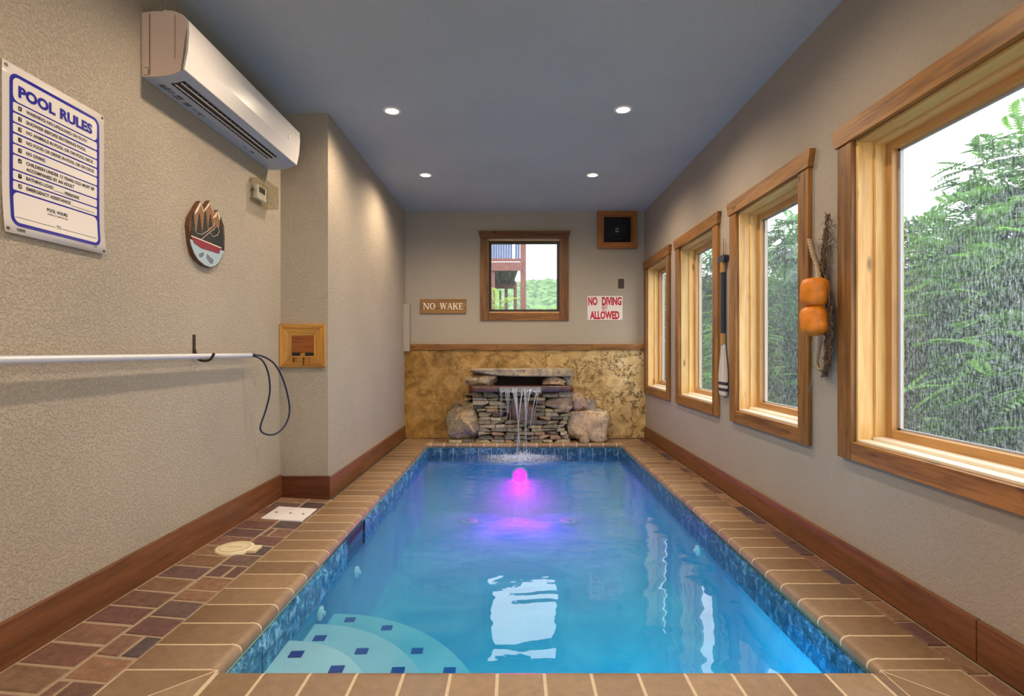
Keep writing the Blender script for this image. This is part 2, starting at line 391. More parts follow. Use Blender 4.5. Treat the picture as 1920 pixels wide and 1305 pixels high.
def splashmat():
    m, nt, out = new_mat('rock_stucco')
    v = coords(nt, world=True)
    n1 = nd(nt, 'ShaderNodeTexNoise', {'Vector': v, 'Scale': 5.0, 'Detail': 7.0, 'Roughness': 0.6, 'Distortion': 1.2})
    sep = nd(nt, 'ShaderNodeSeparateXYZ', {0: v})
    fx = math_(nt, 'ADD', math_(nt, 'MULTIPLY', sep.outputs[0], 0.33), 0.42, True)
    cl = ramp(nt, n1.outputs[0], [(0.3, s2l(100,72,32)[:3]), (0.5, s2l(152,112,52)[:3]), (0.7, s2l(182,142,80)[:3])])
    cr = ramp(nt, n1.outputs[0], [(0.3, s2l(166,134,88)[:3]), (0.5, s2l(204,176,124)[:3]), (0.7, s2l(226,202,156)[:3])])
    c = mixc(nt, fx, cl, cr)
    n2 = nd(nt, 'ShaderNodeTexNoise', {'Vector': v, 'Scale': 6.0, 'Detail': 8.0, 'Distortion': 0.3})
    n4 = nd(nt, 'ShaderNodeTexNoise', {'Vector': v, 'Scale': 4.5, 'Detail': 7.0, 'Roughness': 0.7, 'Distortion': 0.3})
    dd = math_(nt, 'ABSOLUTE', math_(nt, 'SUBTRACT', n4.outputs[0], 0.5))
    crack = ramp(nt, dd, [(0.0, 1.0), (0.020, 0.0)])
    crack = math_(nt, 'MULTIPLY', crack, ramp(nt, n2.outputs[0], [(0.36, 0.0), (0.5, 1.0)]))
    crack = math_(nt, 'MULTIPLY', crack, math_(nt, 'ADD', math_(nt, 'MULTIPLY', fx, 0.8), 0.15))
    h = math_(nt, 'SUBTRACT', ramp(nt, n2.outputs[0], [(0.40, 0.0), (0.5, 0.6), (0.75, 1.0)]), crack)
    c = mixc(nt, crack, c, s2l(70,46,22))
    b = nd(nt, 'ShaderNodeBump', {'Height': h, 'Strength': 0.8, 'Distance': 0.010})
    p = nd(nt, 'ShaderNodeBsdfPrincipled', {'Base Color': c, 'Roughness': 0.8, 'Specular IOR Level': 0.25, 'Normal': b.outputs[0]})
    nt.links.new(p.outputs[0], out.inputs[0]); return m
M['rockstucco'] = splashmat()
def hillmat():
    m, nt, out = new_mat('far_forest')
    v = coords(nt, world=True)
    n = nd(nt, 'ShaderNodeTexNoise', {'Vector': v, 'Scale': 0.9, 'Detail': 8.0, 'Roughness': 0.7})
    c = ramp(nt, n.outputs[0], [(0.35, s2l(66,88,72)[:3]), (0.62, s2l(124,150,108)[:3])])
    d = nd(nt, 'ShaderNodeBsdfDiffuse', {'Color': c}); nt.links.new(d.outputs[0], out.inputs[0]); return m
M['hill'] = hillmat()

# ------------------------------------------------------------------ room shell
def wall_with_holes(name, mat, plane, a, b, u0, u1, z0, z1, holes):
    """plane 'X': slab between x=a..b spanning y=u; plane 'Y': slab y=a..b spanning x=u"""
    us = sorted({u0, u1, *[h[0] for h in holes], *[h[1] for h in holes]})
    zs = sorted({z0, z1, *[h[2] for h in holes], *[h[3] for h in holes]})
    nu, nz = len(us), len(zs)
    solid = lambda i, j: 0 <= i < nu-1 and 0 <= j < nz-1 and not any(h[0] <= (us[i]+us[i+1])/2 <= h[1] and h[2] <= (zs[j]+zs[j+1])/2 <= h[3] for h in holes)
    P = lambda t, u, z: (t, u, z) if plane == 'X' else (u, t, z)
    vid = {}; vs = []; fs = []
    def V(k, i, j):
        if (k,i,j) not in vid: vid[(k,i,j)] = len(vs); vs.append(P((a,b)[k], us[i], zs[j]))
        return vid[(k,i,j)]
    for i in range(nu-1):
        for j in range(nz-1):
            if not solid(i,j): continue
            for k in (0,1): fs.append((V(k,i,j),V(k,i+1,j),V(k,i+1,j+1),V(k,i,j+1)))
            if not solid(i-1,j): fs.append((V(0,i,j),V(1,i,j),V(1,i,j+1),V(0,i,j+1)))
            if not solid(i+1,j): fs.append((V(0,i+1,j),V(1,i+1,j),V(1,i+1,j+1),V(0,i+1,j+1)))
            if not solid(i,j-1): fs.append((V(0,i,j),V(1,i,j),V(1,i+1,j),V(0,i+1,j)))
            if not solid(i,j+1): fs.append((V(0,i,j+1),V(1,i,j+1),V(1,i+1,j+1),V(0,i+1,j+1)))
    m = MB(); m.add(vs, fs); return tag(m.build(name, mat), kind='structure')

WIN = [(0.92, 2.607), (2.867, 3.914), (4.15, 5.235), (5.45, 6.50)]   # outer trim (y near, y far)
WZ0, WZ1, TRW = 0.545, 2.105, 0.105
holes = [(a+TRW, b-TRW, WZ0+0.085, WZ1-0.09) for a, b in WIN]
wall_with_holes('wall_right', M['wall_r'], 'X', XR, XR+0.20, YREAR, YB+0.2, -0.1, ZC, holes)
bwin = (-0.316, 0.560, 1.507, 2.385)
wall_with_holes('wall_back', M['wall_b'], 'Y', YB, YB+0.15, XL-0.1, XR, -0.1, ZC, [bwin])
tag(one('box', XL-0.15, XL, YREAR, YC, -0.1, ZC).build('wall_left', M['wall']), kind='structure')
tag(one('box', XL-0.15, XC, YC, YB, -0.1, ZC).build('wall_column', M['wall']), kind='structure')
tag(one('box', XL, XR, YREAR-0.15, YREAR, -0.1, ZC).build('wall_front', M['wall']), kind='structure')
m = MB(); m.box(XL-0.15, XR+0.2, YREAR-0.15, YB+0.15, ZC, ZC+0.15); tag(m.build('ceiling', M['ceil']), kind='structure')
m = MB(); m.box(XC, -1.243, 6.46, YB, 1.04, 1.60); m.tube([(-1.30,6.50,1.60),(-1.30,6.50,1.612),(-1.262,6.50,1.612)], 0.006, 6)
tag(m.build('trim_2', M['wall_b'], bevel=0.006), kind='structure')

# baseboards
def base(name, mat, boxes, joints=()):
    m = MB()
    for b in boxes: m.box(*b)
    return tag(m.build(name, mat, bevel=0.003), kind='structure')
base('baseboard_left', M['base_y'], [(XL, XL+0.018, YREAR, YC-0.018, 0.02, 0.178)])
base('baseboard_column_front', M['base_x'], [(XL, XC+0.018, YC-0.018, YC, 0.005, 0.165)])
base('baseboard_column_side', M['base_y'], [(XC, XC+0.018, YC, 6.50, 0.0, 0.15)])
base('baseboard_right', M['base_y'], [(XR-0.018, XR, 1.832, 6.50, 0.0, 0.143), (XR-0.018, XR, YREAR, 1.828, 0.0, 0.143)])

# floor: joint bed with pavers, hole for the pool
m = MB()
zb = -0.02
for (x0,x1,y0,y1) in ((XL, COUT_L+0.005, 1.45, YB), (COUT_R-0.005, XR, 1.45, YB), (XL, XR, YREAR, 1.5), (COUT_L, COUT_R, 6.44, YB)):
    if x0 == XL and x1 < -1:
        N_ = 24
        for q_ in range(N_):
            ya, yc = 1.45+(YC-1.45)*q_/N_, 1.45+(YC-1.45)*(q_+1)/N_; kz = lambda y: 0.034-0.012*min(1, max(0, (y-1.5)/2.3))
            m.add([(x0,ya,kz(ya)-0.0035),(x1,ya,-0.0035),(x1,yc,-0.0035),(x0,yc,kz(yc)-0.0035)], [(0,1,2,3)])
        m.box(x0,x1,y0,y1,-0.12,-0.03)
    else: m.box(x0,x1,y0,y1,-0.12,-0.006)
floor = tag(m.build('floor', M['sand']), kind='structure')
def zf(x, y):  # left strip rises a little to the wall
    t = (COUT_L-x)/(COUT_L-XL)
    k = 0.034 - 0.012*min(1, max(0, (y-1.5)/2.3))
    return t*k
PC = [(0.165,0.075,0.05),(0.20,0.10,0.065),(0.13,0.06,0.05),(0.24,0.135,0.075),(0.085,0.055,0.055),(0.17,0.085,0.06),(0.115,0.06,0.055),(0.23,0.12,0.065),(0.145,0.085,0.07)]
def paver(m, x0,x1,y0,y1, sl=True):
    g = 0.0055; c = R.choice(PC); j = R.uniform(0.8,1.15); c = tuple(q*j for q in c)
    x0+=g; x1-=g; y0+=g; y1-=g
    if x1-x0 < 0.012 or y1-y0 < 0.012: return
    Z = (lambda x,y: zf(x,y)) if sl else (lambda x,y: 0.0)
    dz = R.uniform(-0.0015,0.0015)
    j = lambda: R.uniform(-0.002,0.002)
    b = 0.006
    o = [(x0+j(),y0+j()),(x1+j(),y0+j()),(x1+j(),y1+j()),(x0+j(),y1+j())]
    cx, cy = (x0+x1)/2, (y0+y1)/2
    def ins(p, d): return (p[0]+(d if p[0]<cx else -d), p[1]+(d if p[1]<cy else -d))
    r0 = [(p[0],p[1],Z(*p)-0.03+dz) for p in o]; r1 = [(p[0],p[1],Z(*p)-0.006+dz) for p in o]
    r2 = [(*ins(p,b*0.4), Z(*p)-0.002+dz) for p in o]; r3 = [(*ins(p,b), Z(*p)+dz) for p in o]
    vs = r0+r1+r2+r3; fs = []
    for k in range(3):
        for i in range(4): fs.append((4*k+i,4*k+(i+1)%4,4*k+4+(i+1)%4,4*k+4+i))
    fs.append((12,13,14,15)); m.add(vs, fs, c)
m = MB()
y = 1.50; k = 0
while y < YC-0.02:
    h = 0.138; y1 = min(y+h, YC-0.018); xm = XL+0.018+0.196
    paver(m, XL+0.018, xm, y, y1); y = y1
y = 1.44; k = 0
seq = [0,2,0,1,0,0,3,0,1,0,0,0,2,0,1,0,0,0]
xm = XL+0.018+0.196
while y < YC-0.02:
    h = 0.138 if seq[k%18] != 3 else 0.10; y1 = min(y+h, YC-0.018)
    s = seq[k%18]
    if s == 1: paver(m, xm, xm+0.085, y, y1); paver(m, xm+0.085, COUT_L, y, y1)
    elif s == 2: paver(m, xm, xm+0.045, y, y1); paver(m, xm+0.045, COUT_L, y, y1)
    else: paver(m, xm, COUT_L, y, y1)
    y = y1; k += 1
y = YC
while y < 6.45: paver(m, XC+0.018+0.0, COUT_L+0.006, y, y+0.19, False); y += 0.19
y = 1.42
while y < 6.45: paver(m, COUT_R, XR-0.018, y, min(y+0.172,6.5), False); y += 0.172
x = -1.28
while x < 1.45: paver(m, x, x+0.2, 6.445, 6.53, False); x += 0.2
m.build('pavers', M['paver'], floor)

# ------------------------------------------------------------------ windows on the right wall
def tr(): k = R.uniform(0.85, 1.12); return (k, k*R.uniform(0.96,1.02), k*R.uniform(0.92,1.02))
def side_window(idx, y0, y1):
    w = thing('window_%d' % idx, (XR, (y0+y1)/2, WZ0), kind='structure')
    t = 0.024; oy0, oy1 = y0+TRW, y1-TRW; oz0, oz1 = WZ0+0.085, WZ1-0.09
    one('box', XR-t, XR, y0, oy0, WZ0, oz1, tr()).build('side_casing', M['trim_z'], w, 0.003)
    one('box', XR-t, XR, oy1, y1, WZ0, oz1, tr()).build('side_casing', M['trim_z'], w, 0.003)
    one('box', XR-t, XR, oy0, oy1, WZ0, oz0, tr()).build('bottom_casing', M['trim_y'], w, 0.003)
    h = [(y0-0.012,oz1),(y1+0.012,oz1),(y1+0.034,WZ1),(y0-0.034,WZ1)]
    one('prism', h, XR-t-0.008, XR, 'X', tr()).build('head_casing', M['trim_y'], w, 0.003)
    # jamb boards, deep reveal in two steps
    for xa, xb, e in ((XR, XR+0.072, 0.014), (XR+0.072, XR+0.125, 0.028)):
        one('box', xa, xb, oy0, oy0+e, oz0, oz1, tr()).build('jamb', M['pine_z'], w, 0.002)
        one('box', xa, xb, oy1-e, oy1, oz0, oz1, tr()).build('jamb', M['pine_z'], w, 0.002)
        one('box', xa, xb, oy0+e, oy1-e, oz1-e, oz1, tr()).build('head_jamb', M['pine_y'], w, 0.002)
    one('box', XR, XR+0.06, oy0+0.014, oy1-0.014, oz0, oz0+0.012).build('sill', M['sill'], w, 0.002)
    one('box', XR+0.06, XR+0.125, oy0+0.028, oy1-0.028, oz0, oz0+0.026).build('sill', M['sill'], w, 0.002)
    a0, a1, b0, b1 = oy0+0.016, oy1-0.016, oz0+0.014, oz1-0.016; s = 0.05; xa, xb = XR+0.118, XR+0.175
    fr = one('box', xa, xb, a0, a0+s, b0, b1, tr()).build('sash', M['sash_z'], w, 0.003)
    one('box', xa, xb, a1-s, a1, b0, b1, tr()).build('sash', M['sash_z'], w, 0.003)
    one('box', xa, xb, a0+s, a1-s, b0, b0+s, tr()).build('sash', M['sash_y'], w, 0.003)
    one('box', xa, xb, a0+s, a1-s, b1-s, b1, tr()).build('sash', M['sash_y'], w, 0.003)
    q = 0.014
    m = MB(); m.box(xa+0.03, xa+0.04, a0+s, a0+s+q, b0+s, b1-s); m.box(xa+0.03, xa+0.04, a1-s-q, a1-s, b0+s, b1-s)
    m.box(xa+0.03, xa+0.04, a0+s, a1-s, b0+s, b0+s+q*0.6); m.box(xa+0.03, xa+0.04, a0+s, a1-s, b1-s-q*0.6, b1-s)
    m.build('glazing_bead', M['acg'], w)
    m = MB(); m.add([(xa+0.036,a0+s,b0+s),(xa+0.036,a1-s,b0+s),(xa+0.036,a1-s,b1-s),(xa+0.036,a0+s,b1-s)], [(0,1,2,3)])
    m.build('glass', M['glass'], w)
for i, (a, b) in enumerate(WIN): side_window(i+1, a, b)

# back window
w = thing('window_5', ((bwin[0]+bwin[1])/2, YB, 1.41), kind='structure')
x0, x1, z0, z1 = bwin; t = 0.024
one('box', -0.406, x0+0.012, YB-t, YB, 1.41, 2.40, (0.8,0.78,0.76)).build('side_casing', M['trim_z'], w, 0.003)
one('box', x1-0.012, 0.657, YB-t, YB, 1.41, 2.40, (0.75,0.68,0.66)).build('side_casing', M['trim_z'], w, 0.003)
one('box', x0+0.012, x1-0.012, YB-t, YB, 1.41, z0-0.002, (0.88,0.85,0.8)).build('bottom_casing', M['trim_x'], w, 0.003)
one('prism', [(-0.406,2.40),(0.657,2.40),(0.683,2.486),(-0.43,2.486)], YB-t-0.012, YB, 'Y', (0.62,0.52,0.48)).build('head_casing', M['trim_x'], w, 0.003)
for bx in ((x0,x0+0.01,z0,z1),(x1-0.01,x1,z0,z1),(x0+0.01,x1-0.01,z0,z0+0.01),(x0+0.01,x1-0.01,z1-0.01,z1)):
    one('box', bx[0], bx[1], YB, YB+0.06, bx[2], bx[3], (1.05,0.98,0.9)).build('jamb', M['pine_z'], w)
s = 0.030; e = 0.011
for bx in ((x0+e,x0+e+s,z0+e,z1-e),(x1-e-s,x1-e,z0+e,z1-e),(x0+e+s,x1-e-s,z0+e,z0+e+s),(x0+e+s,x1-e-s,z1-e-s,z1-e)):
    one('box', bx[0], bx[1], YB+0.03, YB+0.08, bx[2], bx[3]).build('sash', M['sashdark'], w, 0.003)
m = MB(); m.add([(x0+e,YB+0.06,z0+e),(x1-e,YB+0.06,z0+e),(x1-e,YB+0.06,z1-e),(x0+e,YB+0.06,z1-e)], [(0,1,2,3)]); m.build('glass', M['glass2'], w)

# chair rail above the rock stucco, and the stucco itself
m = MB()
for a, b in ((-1.243, -0.2), (-0.198, 0.93), (0.932, XR)): m.box(a, b, 6.49, YB, 1.055, 1.125, tr())
tag(m.build('trim_1', M['trim_x'], bevel=0.003), kind='structure')
m = MB(); nx, nz = 150, 60
vs = []; 
for j in range(nz+1):
    for i in range(nx+1):
        x = XC+(XR-XC)*i/nx; z = 1.055*j/nz
        q = noise.noise(Vector((x*3.1, 5, z*3.1)))*0.016 + noise.noise(Vector((x*9, 2, z*9)))*0.007
        zz = z + (0.012*noise.noise(Vector((x*12,1,0))) if (j == nz and x < -1.2) else 0)
        vs.append((x, 6.512+q, zz))
fs = [(j*(nx+1)+i, j*(nx+1)+i+1, (j+1)*(nx+1)+i+1, (j+1)*(nx+1)+i) for j in range(nz) for i in range(nx)]
m.add(vs, fs, smooth=True)
n0 = len(vs); top = [nz*(nx+1)+i for i in range(nx+1)]
m.add([vs[k] for k in top]+[(vs[k][0], YB, vs[k][2]) for k in top], [(i,i+1,nx+2+i,nx+1+i) for i in range(nx)])
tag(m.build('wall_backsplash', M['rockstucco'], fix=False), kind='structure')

# ------------------------------------------------------------------ pool
pool = thing('swimming_pool', ((PXL+PXR)/2, (PYF+PYB)/2, PZ), 'long narrow indoor pool with tan brick coping and blue waterline tile', 'pool')
TL, TR_, TF, TB = PXL-0.006+0.0, PXR+0.006, PYF-0.006, PYB+0.006
m = MB()
P = [(TL,TF),(TR_,TF),(TR_,TB),(TL,TB)]
m.add([(x,y,PZ) for x,y in P]+[(x,y,-0.05) for x,y in P], [(0,1,2,3),(0,4,5,1),(1,5,6,2),(2,6,7,3),(3,7,4,0)])
m.build('basin', M['plaster'], pool, fix=False)
# tile band
m = MB(); g = MB(); tw = 0.143; gp = 0.005; tz0, tz1 = -0.205, -0.052
def tl_c(): k = R.uniform(0.8,1.15); return (k,k,k)
x = PXL
while x < PXR-0.01:
    xe = min(x+tw, PXR); m.box(x+gp/2, xe-gp/2, PYB-0.002, PYB+0.006, tz0, tz1, tl_c()); m.box(x+gp/2, xe-gp/2, PYF-0.006, PYF+0.002, tz0, tz1, tl_c()); x += tw
SK = (3.17, 3.54)
y = PYF+0.02
while y < PYB-0.01:
    ye = min(y+tw, PYB)
    m.box(PXR-0.002, PXR+0.006, y+gp/2, ye-gp/2, tz0, tz1, tl_c())
    a, b = y+gp/2, ye-gp/2
    for a, b in ((a, min(b, SK[0])), (max(a, SK[1]), b)):
        if b-a > 0.01: m.box(PXL-0.006, PXL+0.002, a, b, tz0, tz1, (2.1,2.1,2.0))  # left row tinted brighter, window light put into the tile colour
    y += tw
m.build('waterline_tile', M['tile'], pool)
g.box(PXL-0.008, PXR+0.008, PYB+0.0005, PYB+0.01, tz0-0.004, tz1-0.001); g.box(PXR+0.0005, PXR+0.01, PYF, PYB, tz0-0.004, tz1-0.001)
for a, b in ((PYF, SK[0]), (SK[1], PYB)): g.box(PXL-0.01, PXL-0.0005, a, b, tz0-0.004, tz1-0.001)
g.build('tile_grout', M['tgrout'], pool)
sk = one('box', PXL-0.25, PXL-0.004, SK[0], SK[1], -0.20, -0.055).build('skimmer_mouth', M['dark'], pool)
m = MB(); m.box(PXL-0.004, PXL+0.004, SK[0]-0.004, SK[0]+0.012, -0.205, -0.055, (0.5,0.5,0.5)); m.box(PXL-0.004, PXL+0.004, SK[1]-0.012, SK[1]+0.004, -0.205, -0.055, (0.5,0.5,0.5)); m.box(PXL-0.012, PXL-0.003, SK[0], SK[1], -0.205, -0.10, (0.55,0.6,0.65))
m.build('skimmer_frame', M['tile'], sk)
# coping
CW = 0.309; prof = []
r = 0.027
def cop_profile(W, dz=0.0, shrink=0.0):
    p = [(0.0, -0.056), (0.0, -0.004+dz), (0.004, dz), (W-r*1.9, dz), (W-r*1.35, dz+0.0015)]
    for k in range(9):
        a = math.radians(90-180*k/8); p.append((W-r+(r-shrink)*math.cos(a), -r+(r-shrink)*math.sin(a)+dz*0))
    return p
CB = [(0.36,0.225,0.125),(0.40,0.255,0.145),(0.33,0.20,0.11),(0.38,0.235,0.125),(0.35,0.225,0.135),(0.42,0.27,0.155)]
def cb(): c = R.choice(CB); k = R.uniform(0.68,0.9); return tuple(q*k for q in c)
cop = MB(); gro = MB()
def run(mb, side, a, b, W, col, **kw):
    pr = cop_profile(W, **kw)
    if side == 'L': mb.prism([(PXL-W+u, z) for u, z in pr], a, b, 'Y', col, True)
    if side == 'R': mb.prism([(PXR+W-u, z) for u, z in pr], a, b, 'Y', col, True)
    if side == 'F': mb.prism([(PYF-W+u, z) for u, z in pr], a, b, 'X', col, True)
    if side == 'B': mb.prism([(PYB+W-u, z) for u, z in pr], a, b, 'X', col, True)
G = 0.0055
WL_, WR_ = PXL-COUT_L, COUT_R-PXR
def bricks(side, start, end, first, pitch, W):
    run(gro, side, start, end, W, (1,1,1), dz=-0.0008, shrink=0.0012)
    x = first
    while x > start: x -= pitch
    while x < end:
        a, b = max(x+G, start+0.001), min(x+pitch-G, end-0.001)
        if b-a > 0.02: run(cop, side, a, b, W, cb())
        x += pitch
bricks('L', PYF, PYB, 1.79, 0.153, WL_)
bricks('R', PYF, PYB, 1.853, 0.1495, WR_)
bricks('F', PXL, PXR, -0.054, 0.152, 0.30)
bricks('B', PXL, PXR, PXL+0.03, 0.150, 0.305)
def corner(x0, x1, y0, y1, flip):
    # two mitred pieces
    a, b, c, d = (x0,y0),(x1,y0),(x1,y1),(x0,y1)
    gro.prism([a,b,c,d], -0.056, -0.0008, 'Z')
    tris = ([a,b,c],[a,c,d]) if flip else ([a,b,d],[b,c,d])
    for t_ in tris:
        cx = sum(p[0] for p in t_)/3; cy = sum(p[1] for p in t_)/3
        cop.prism([(cx+(p[0]-cx)*0.95, cy+(p[1]-cy)*0.95) for p in t_], -0.05, 0.0, 'Z', cb())
corner(COUT_L, PXL, PYF-0.30, PYF, True); corner(PXR, COUT_R, PYF-0.30, PYF, False)
corner(COUT_L, PXL, PYB, PYB+0.305, False); corner(PXR, COUT_R, PYB, PYB+0.305, True)
cop.build('coping', M['coping'], pool); gro.build('coping_grout', M['grout'], pool)
# entry steps in the near left corner, with blue marker tiles
SX, SY = PXL-0.006, PYF-0.006
M['step2'] = plaster('step_plaster_mid_dim', s2l(206,212,222), s2l(228,230,236)); M['step3'] = plaster('step_plaster_low_dim', s2l(146,196,212), s2l(186,218,228))  # deeper treads coloured dimmer and bluer, standing in for light lost underwater
stp = []
for k, (rad, rx_, zt) in enumerate(((0.56, 0.48, -0.20), (0.88, 0.70, -0.29), (1.17, 0.93, -0.38))):
    n = 40; pl = [(SX, SY)]+[(SX+rx_*math.sin(math.pi/2*i/n), SY+rad*math.cos(math.pi/2*i/n)) for i in range(n+1)]
    m = MB(); m.prism(pl[::-1], PZ, zt, 'Z'); stp.append((m.build('entry_step', (M['step'], M['step2'], M['step3'])[k], pool, 0.012, 3), zt))
for k, x, y in ((0,-0.895,2.235),(0,-0.695,2.13),(1,-0.904,2.53),(1,-0.678,2.42),(1,-0.486,2.274),(2,-0.87,2.885),(2,-0.655,2.80),(2,-0.461,2.586),(2,-0.288,2.427)):
    st, zt = stp[k]; ang = math.atan2(x-SX, y-SY)
    t_ = Vector((1, 0.05)); q = Vector((-0.05, 1)); c = Vector((x, y))
    pl = [c+t_*0.027+q*0.022, c-t_*0.027+q*0.022, c-t_*0.027-q*0.022, c+t_*0.027-q*0.022]
    one('prism', [tuple(p) for p in pl], zt, zt+0.004, 'Z').build('marker_tile', M['accent'], st)
def fitting(c, axis, sgn, rr=0.035):
    m = MB(); d = Vector({'X': (sgn,0,0), 'Z': (0,0,1)}[axis]); c = Vector(c)
    m.tube([c, c+d*0.012, c+d*0.018], [rr, rr, rr*0.6], 18); m.tube([c+d*0.018, c+d*0.03], [rr*0.4, rr*0.35], 12)
    return m
fitting((PXL-0.006,2.73,-0.27),'X',1).build('return_jet', M['white'], pool)
fitting((PXL-0.006,3.36,-0.32),'X',1).build('return_jet', M['white'], pool)
fitting((PXR+0.006,3.56,-0.26),'X',-1).build('return_jet', M['white'], pool)
M['drain'] = plain('drain_plastic', s2l(120,170,190), 0.6)
fitting((-0.48,5.72,PZ),'Z',1,0.10).build('floor_drain', M['drain'], pool)
fitting((0.58,5.72,PZ),'Z',1,0.10).build('floor_drain', M['drain'], pool)
m = MB(); LP = (0.065, PYB, -0.36); m.tube([(LP[0],PYB+0.005,LP[2]),(LP[0],PYB-0.02,LP[2])], [0.1,0.085], 28)
pl_ = m.build('light_housing', M['white'], pool)
mg, nt, out = new_mat('magenta_lens'); nt.links.new(nd(nt, 'ShaderNodeEmission', {'Color': (1,0.0,0.85,1), 'Strength': 6.0}).outputs[0], out.inputs[0])
m = MB(); n = 24
vs = [(LP[0],PYB-0.06,LP[2])]
for j in (1,2,3):
    for i in range(n):
        a = 2*math.pi*i/n; rr = 0.078*j/3; vs.append((LP[0]+rr*math.cos(a), PYB-0.02-0.04*math.cos(j/3*math.pi/2), LP[2]+rr*math.sin(a)))
fs = [(0,1+i,1+(i+1)%n) for i in range(n)]+[(1+j*n+i,1+(j+1)*n+i,1+(j+1)*n+(i+1)%n,1+j*n+(i+1)%n) for j in range(2) for i in range(n)]
m.add(vs, fs, smooth=True); m.build('light_lens', mg, pl_)

# water: a gently rippled sheet
m = MB(); nx, ny = 90, 190; vs = []
for j in range(ny+1):
    for i in range(nx+1):
        x = PXL-0.002+(PXR-PXL+0.004)*i/nx; y = PYF-0.002+(PYB-PYF+0.004)*j/ny
        d = math.hypot(x-0.05, (y-6.0)); a = 0.012*math.exp(-d*2.2)+0.0012*math.exp(-d*0.5)
        vs.append((x, y, WZ + a*math.sin(d*34)*0.5 + a*1.2*noise.noise(Vector((x*22,y*22,0)))))
m.add(vs, [(j*(nx+1)+i, j*(nx+1)+i+1, (j+1)*(nx+1)+i+1, (j+1)*(nx+1)+i) for j in range(ny) for i in range(nx)], smooth=True)
tag(m.build('pool_water', M['water'], fix=False), 'glowing turquoise pool water with a magenta light and white window reflections', 'water', kind='stuff')

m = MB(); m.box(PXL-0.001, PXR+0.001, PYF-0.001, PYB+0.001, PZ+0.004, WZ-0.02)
vm, nt, out = new_mat('cloudy_water_glow')
vp = nd(nt, 'ShaderNodeVolumePrincipled', {'Color': (0.42,0.80,0.94,1), 'Density': 0.36, 'Anisotropy': 0.0, 'Emission Strength': 0.20, 'Emission Color': (0.0,0.46,0.62,1), 'Absorption Color': (0.1,0.6,0.8,1)})  # cloudy scatter, plus added blue emission in place of lit water
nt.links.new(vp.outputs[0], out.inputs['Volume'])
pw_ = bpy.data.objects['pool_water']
m.build('cloudy_water_glow', vm, pw_)
# lids in the deck
l = thing('deck_access_lid', (-1.425, 3.455, zf(-1.425,3.4)), 'square white plastic lid set in the dark pavers', 'lid')
m = MB(); c = [(-1.552,3.33),(-1.300,3.33),(-1.300,3.585),(-1.552,3.585)]
m.add([(x,y,zf(x,y)-0.01) for x,y in c]+[(x,y,zf(x,y)+0.007) for x,y in c], [(0,3,2,1),(4,5,6,7),(0,1,5,4),(1,2,6,5),(2,3,7,6),(3,0,4,7)])
m.build('cover', M['lid'], l, 0.004)
for x in (-1.51, -1.42, -1.34):
    y = 3.455; one('tube', [(x,y,zf(x,y)+0.006),(x,y,zf(x,y)+0.0095)], 0.008, 10).build('screw', M['steel'], l)
l = thing('round_skimmer_lid', (-1.462, 2.845, 0.02), 'round ivory plastic skimmer lid in the pavers near the baseboard', 'lid')
zz = zf(-1.462,2.845)
m = MB(); m.tube([(-1.462,2.845,zz-0.01),(-1.462,2.845,zz+0.006),(-1.462,2.845,zz+0.009)], [0.095,0.095,0.088], 40); m.build('cover', M['lid2'], l)
m = MB(); m.disc((-1.462,2.845), 0.068, 0.073, zz+0.0098, n=40); m.box(-1.50,-1.42,2.842,2.848,zz+0.009,zz+0.0105); m.build('groove', plain('lid_groove', s2l(196,180,142), 0.5), l)
m = MB(); m.box(-1.385,-1.335,2.80,2.885,zz-0.01,zz+0.006); m.build('hinge_tab', M['lid2'], l, 0.003)

# ------------------------------------------------------------------ rock waterfall
def rockmesh(c, half, seed, sub=4, box=0.55, rough=0.10, cuts=7, col=(0.3,0.25,0.2), fl=None):
    bm = bmesh.new(); bmesh.ops.create_icosphere(bm, subdivisions=sub, radius=1)
    rr = random.Random(seed); pls = []
    for k in range(cuts):
        n = Vector((rr.uniform(-1,1), rr.uniform(-1,1), rr.uniform(-1,1))).normalized(); pls.append((n, rr.uniform(0.72,0.95)))
    off = Vector((seed*3.7, seed*1.3, seed*0.7)); vs = []
    for v in bm.verts:
        d = v.co.normalized()
        p = Vector([math.copysign(abs(q)**box, q) for q in d]); mx = max(abs(q) for q in p); 
        p = p*(0.5+0.5/mx) if mx > 0 else p
        for n, h in pls:
            k = p.dot(n)
            if k > h: p = p - n*(k-h)*0.92
        p = p*(1+rough*noise.noise(p*1.7+off)+rough*0.5*noise.noise(p*4.5+off)+rough*0.2*noise.noise(p*11+off))
        q = Vector((p.x*half[0], p.y*half[1], p.z*half[2]))+Vector(c)
        if fl is not None and q.z < fl: q.z = fl
        vs.append(q)
    fs = [tuple(v.index for v in f.verts) for f in bm.faces]; bm.free()
    m = MB(); m.add(vs, fs, col, sub >= 4); return m
wf = thing('rock_waterfall', (0.1, 6.3, 0), 'stacked stone waterfall with boulders and slab ledges against the ochre wall', 'waterfall')
wx = lambda cx: (820+cx/5.647-964)*0.00613
wz = lambda cy: 1.05-(680+cy/5.647-657)*0.00613
def rk(name, cx0, cx1, cy0, cy1, y0, y1, seed, mat='rock', lab=None, **k):
    fl = k.pop('fl', None)
    m = rockmesh(((wx(cx0)+wx(cx1))/2, (y0+y1)/2, (wz(cy0)+wz(cy1))/2), ((wx(cx1)-wx(cx0))/2*1.04, (y1-y0)/2, (wz(cy0)-wz(cy1))/2*1.12), seed, fl=fl, **k)
    o = m.build(name, M[mat], wf)
    if lab: o['label'] = lab
    return o
one('box', -0.44, 0.62, 6.27, 6.495, 0.0, 0.60).build('mortar_core', M['mortar'], wf)
one('box', -0.40, 0.60, 6.36, 6.51, 0.60, 0.77).build('cavity_back', M['mortar'], wf)
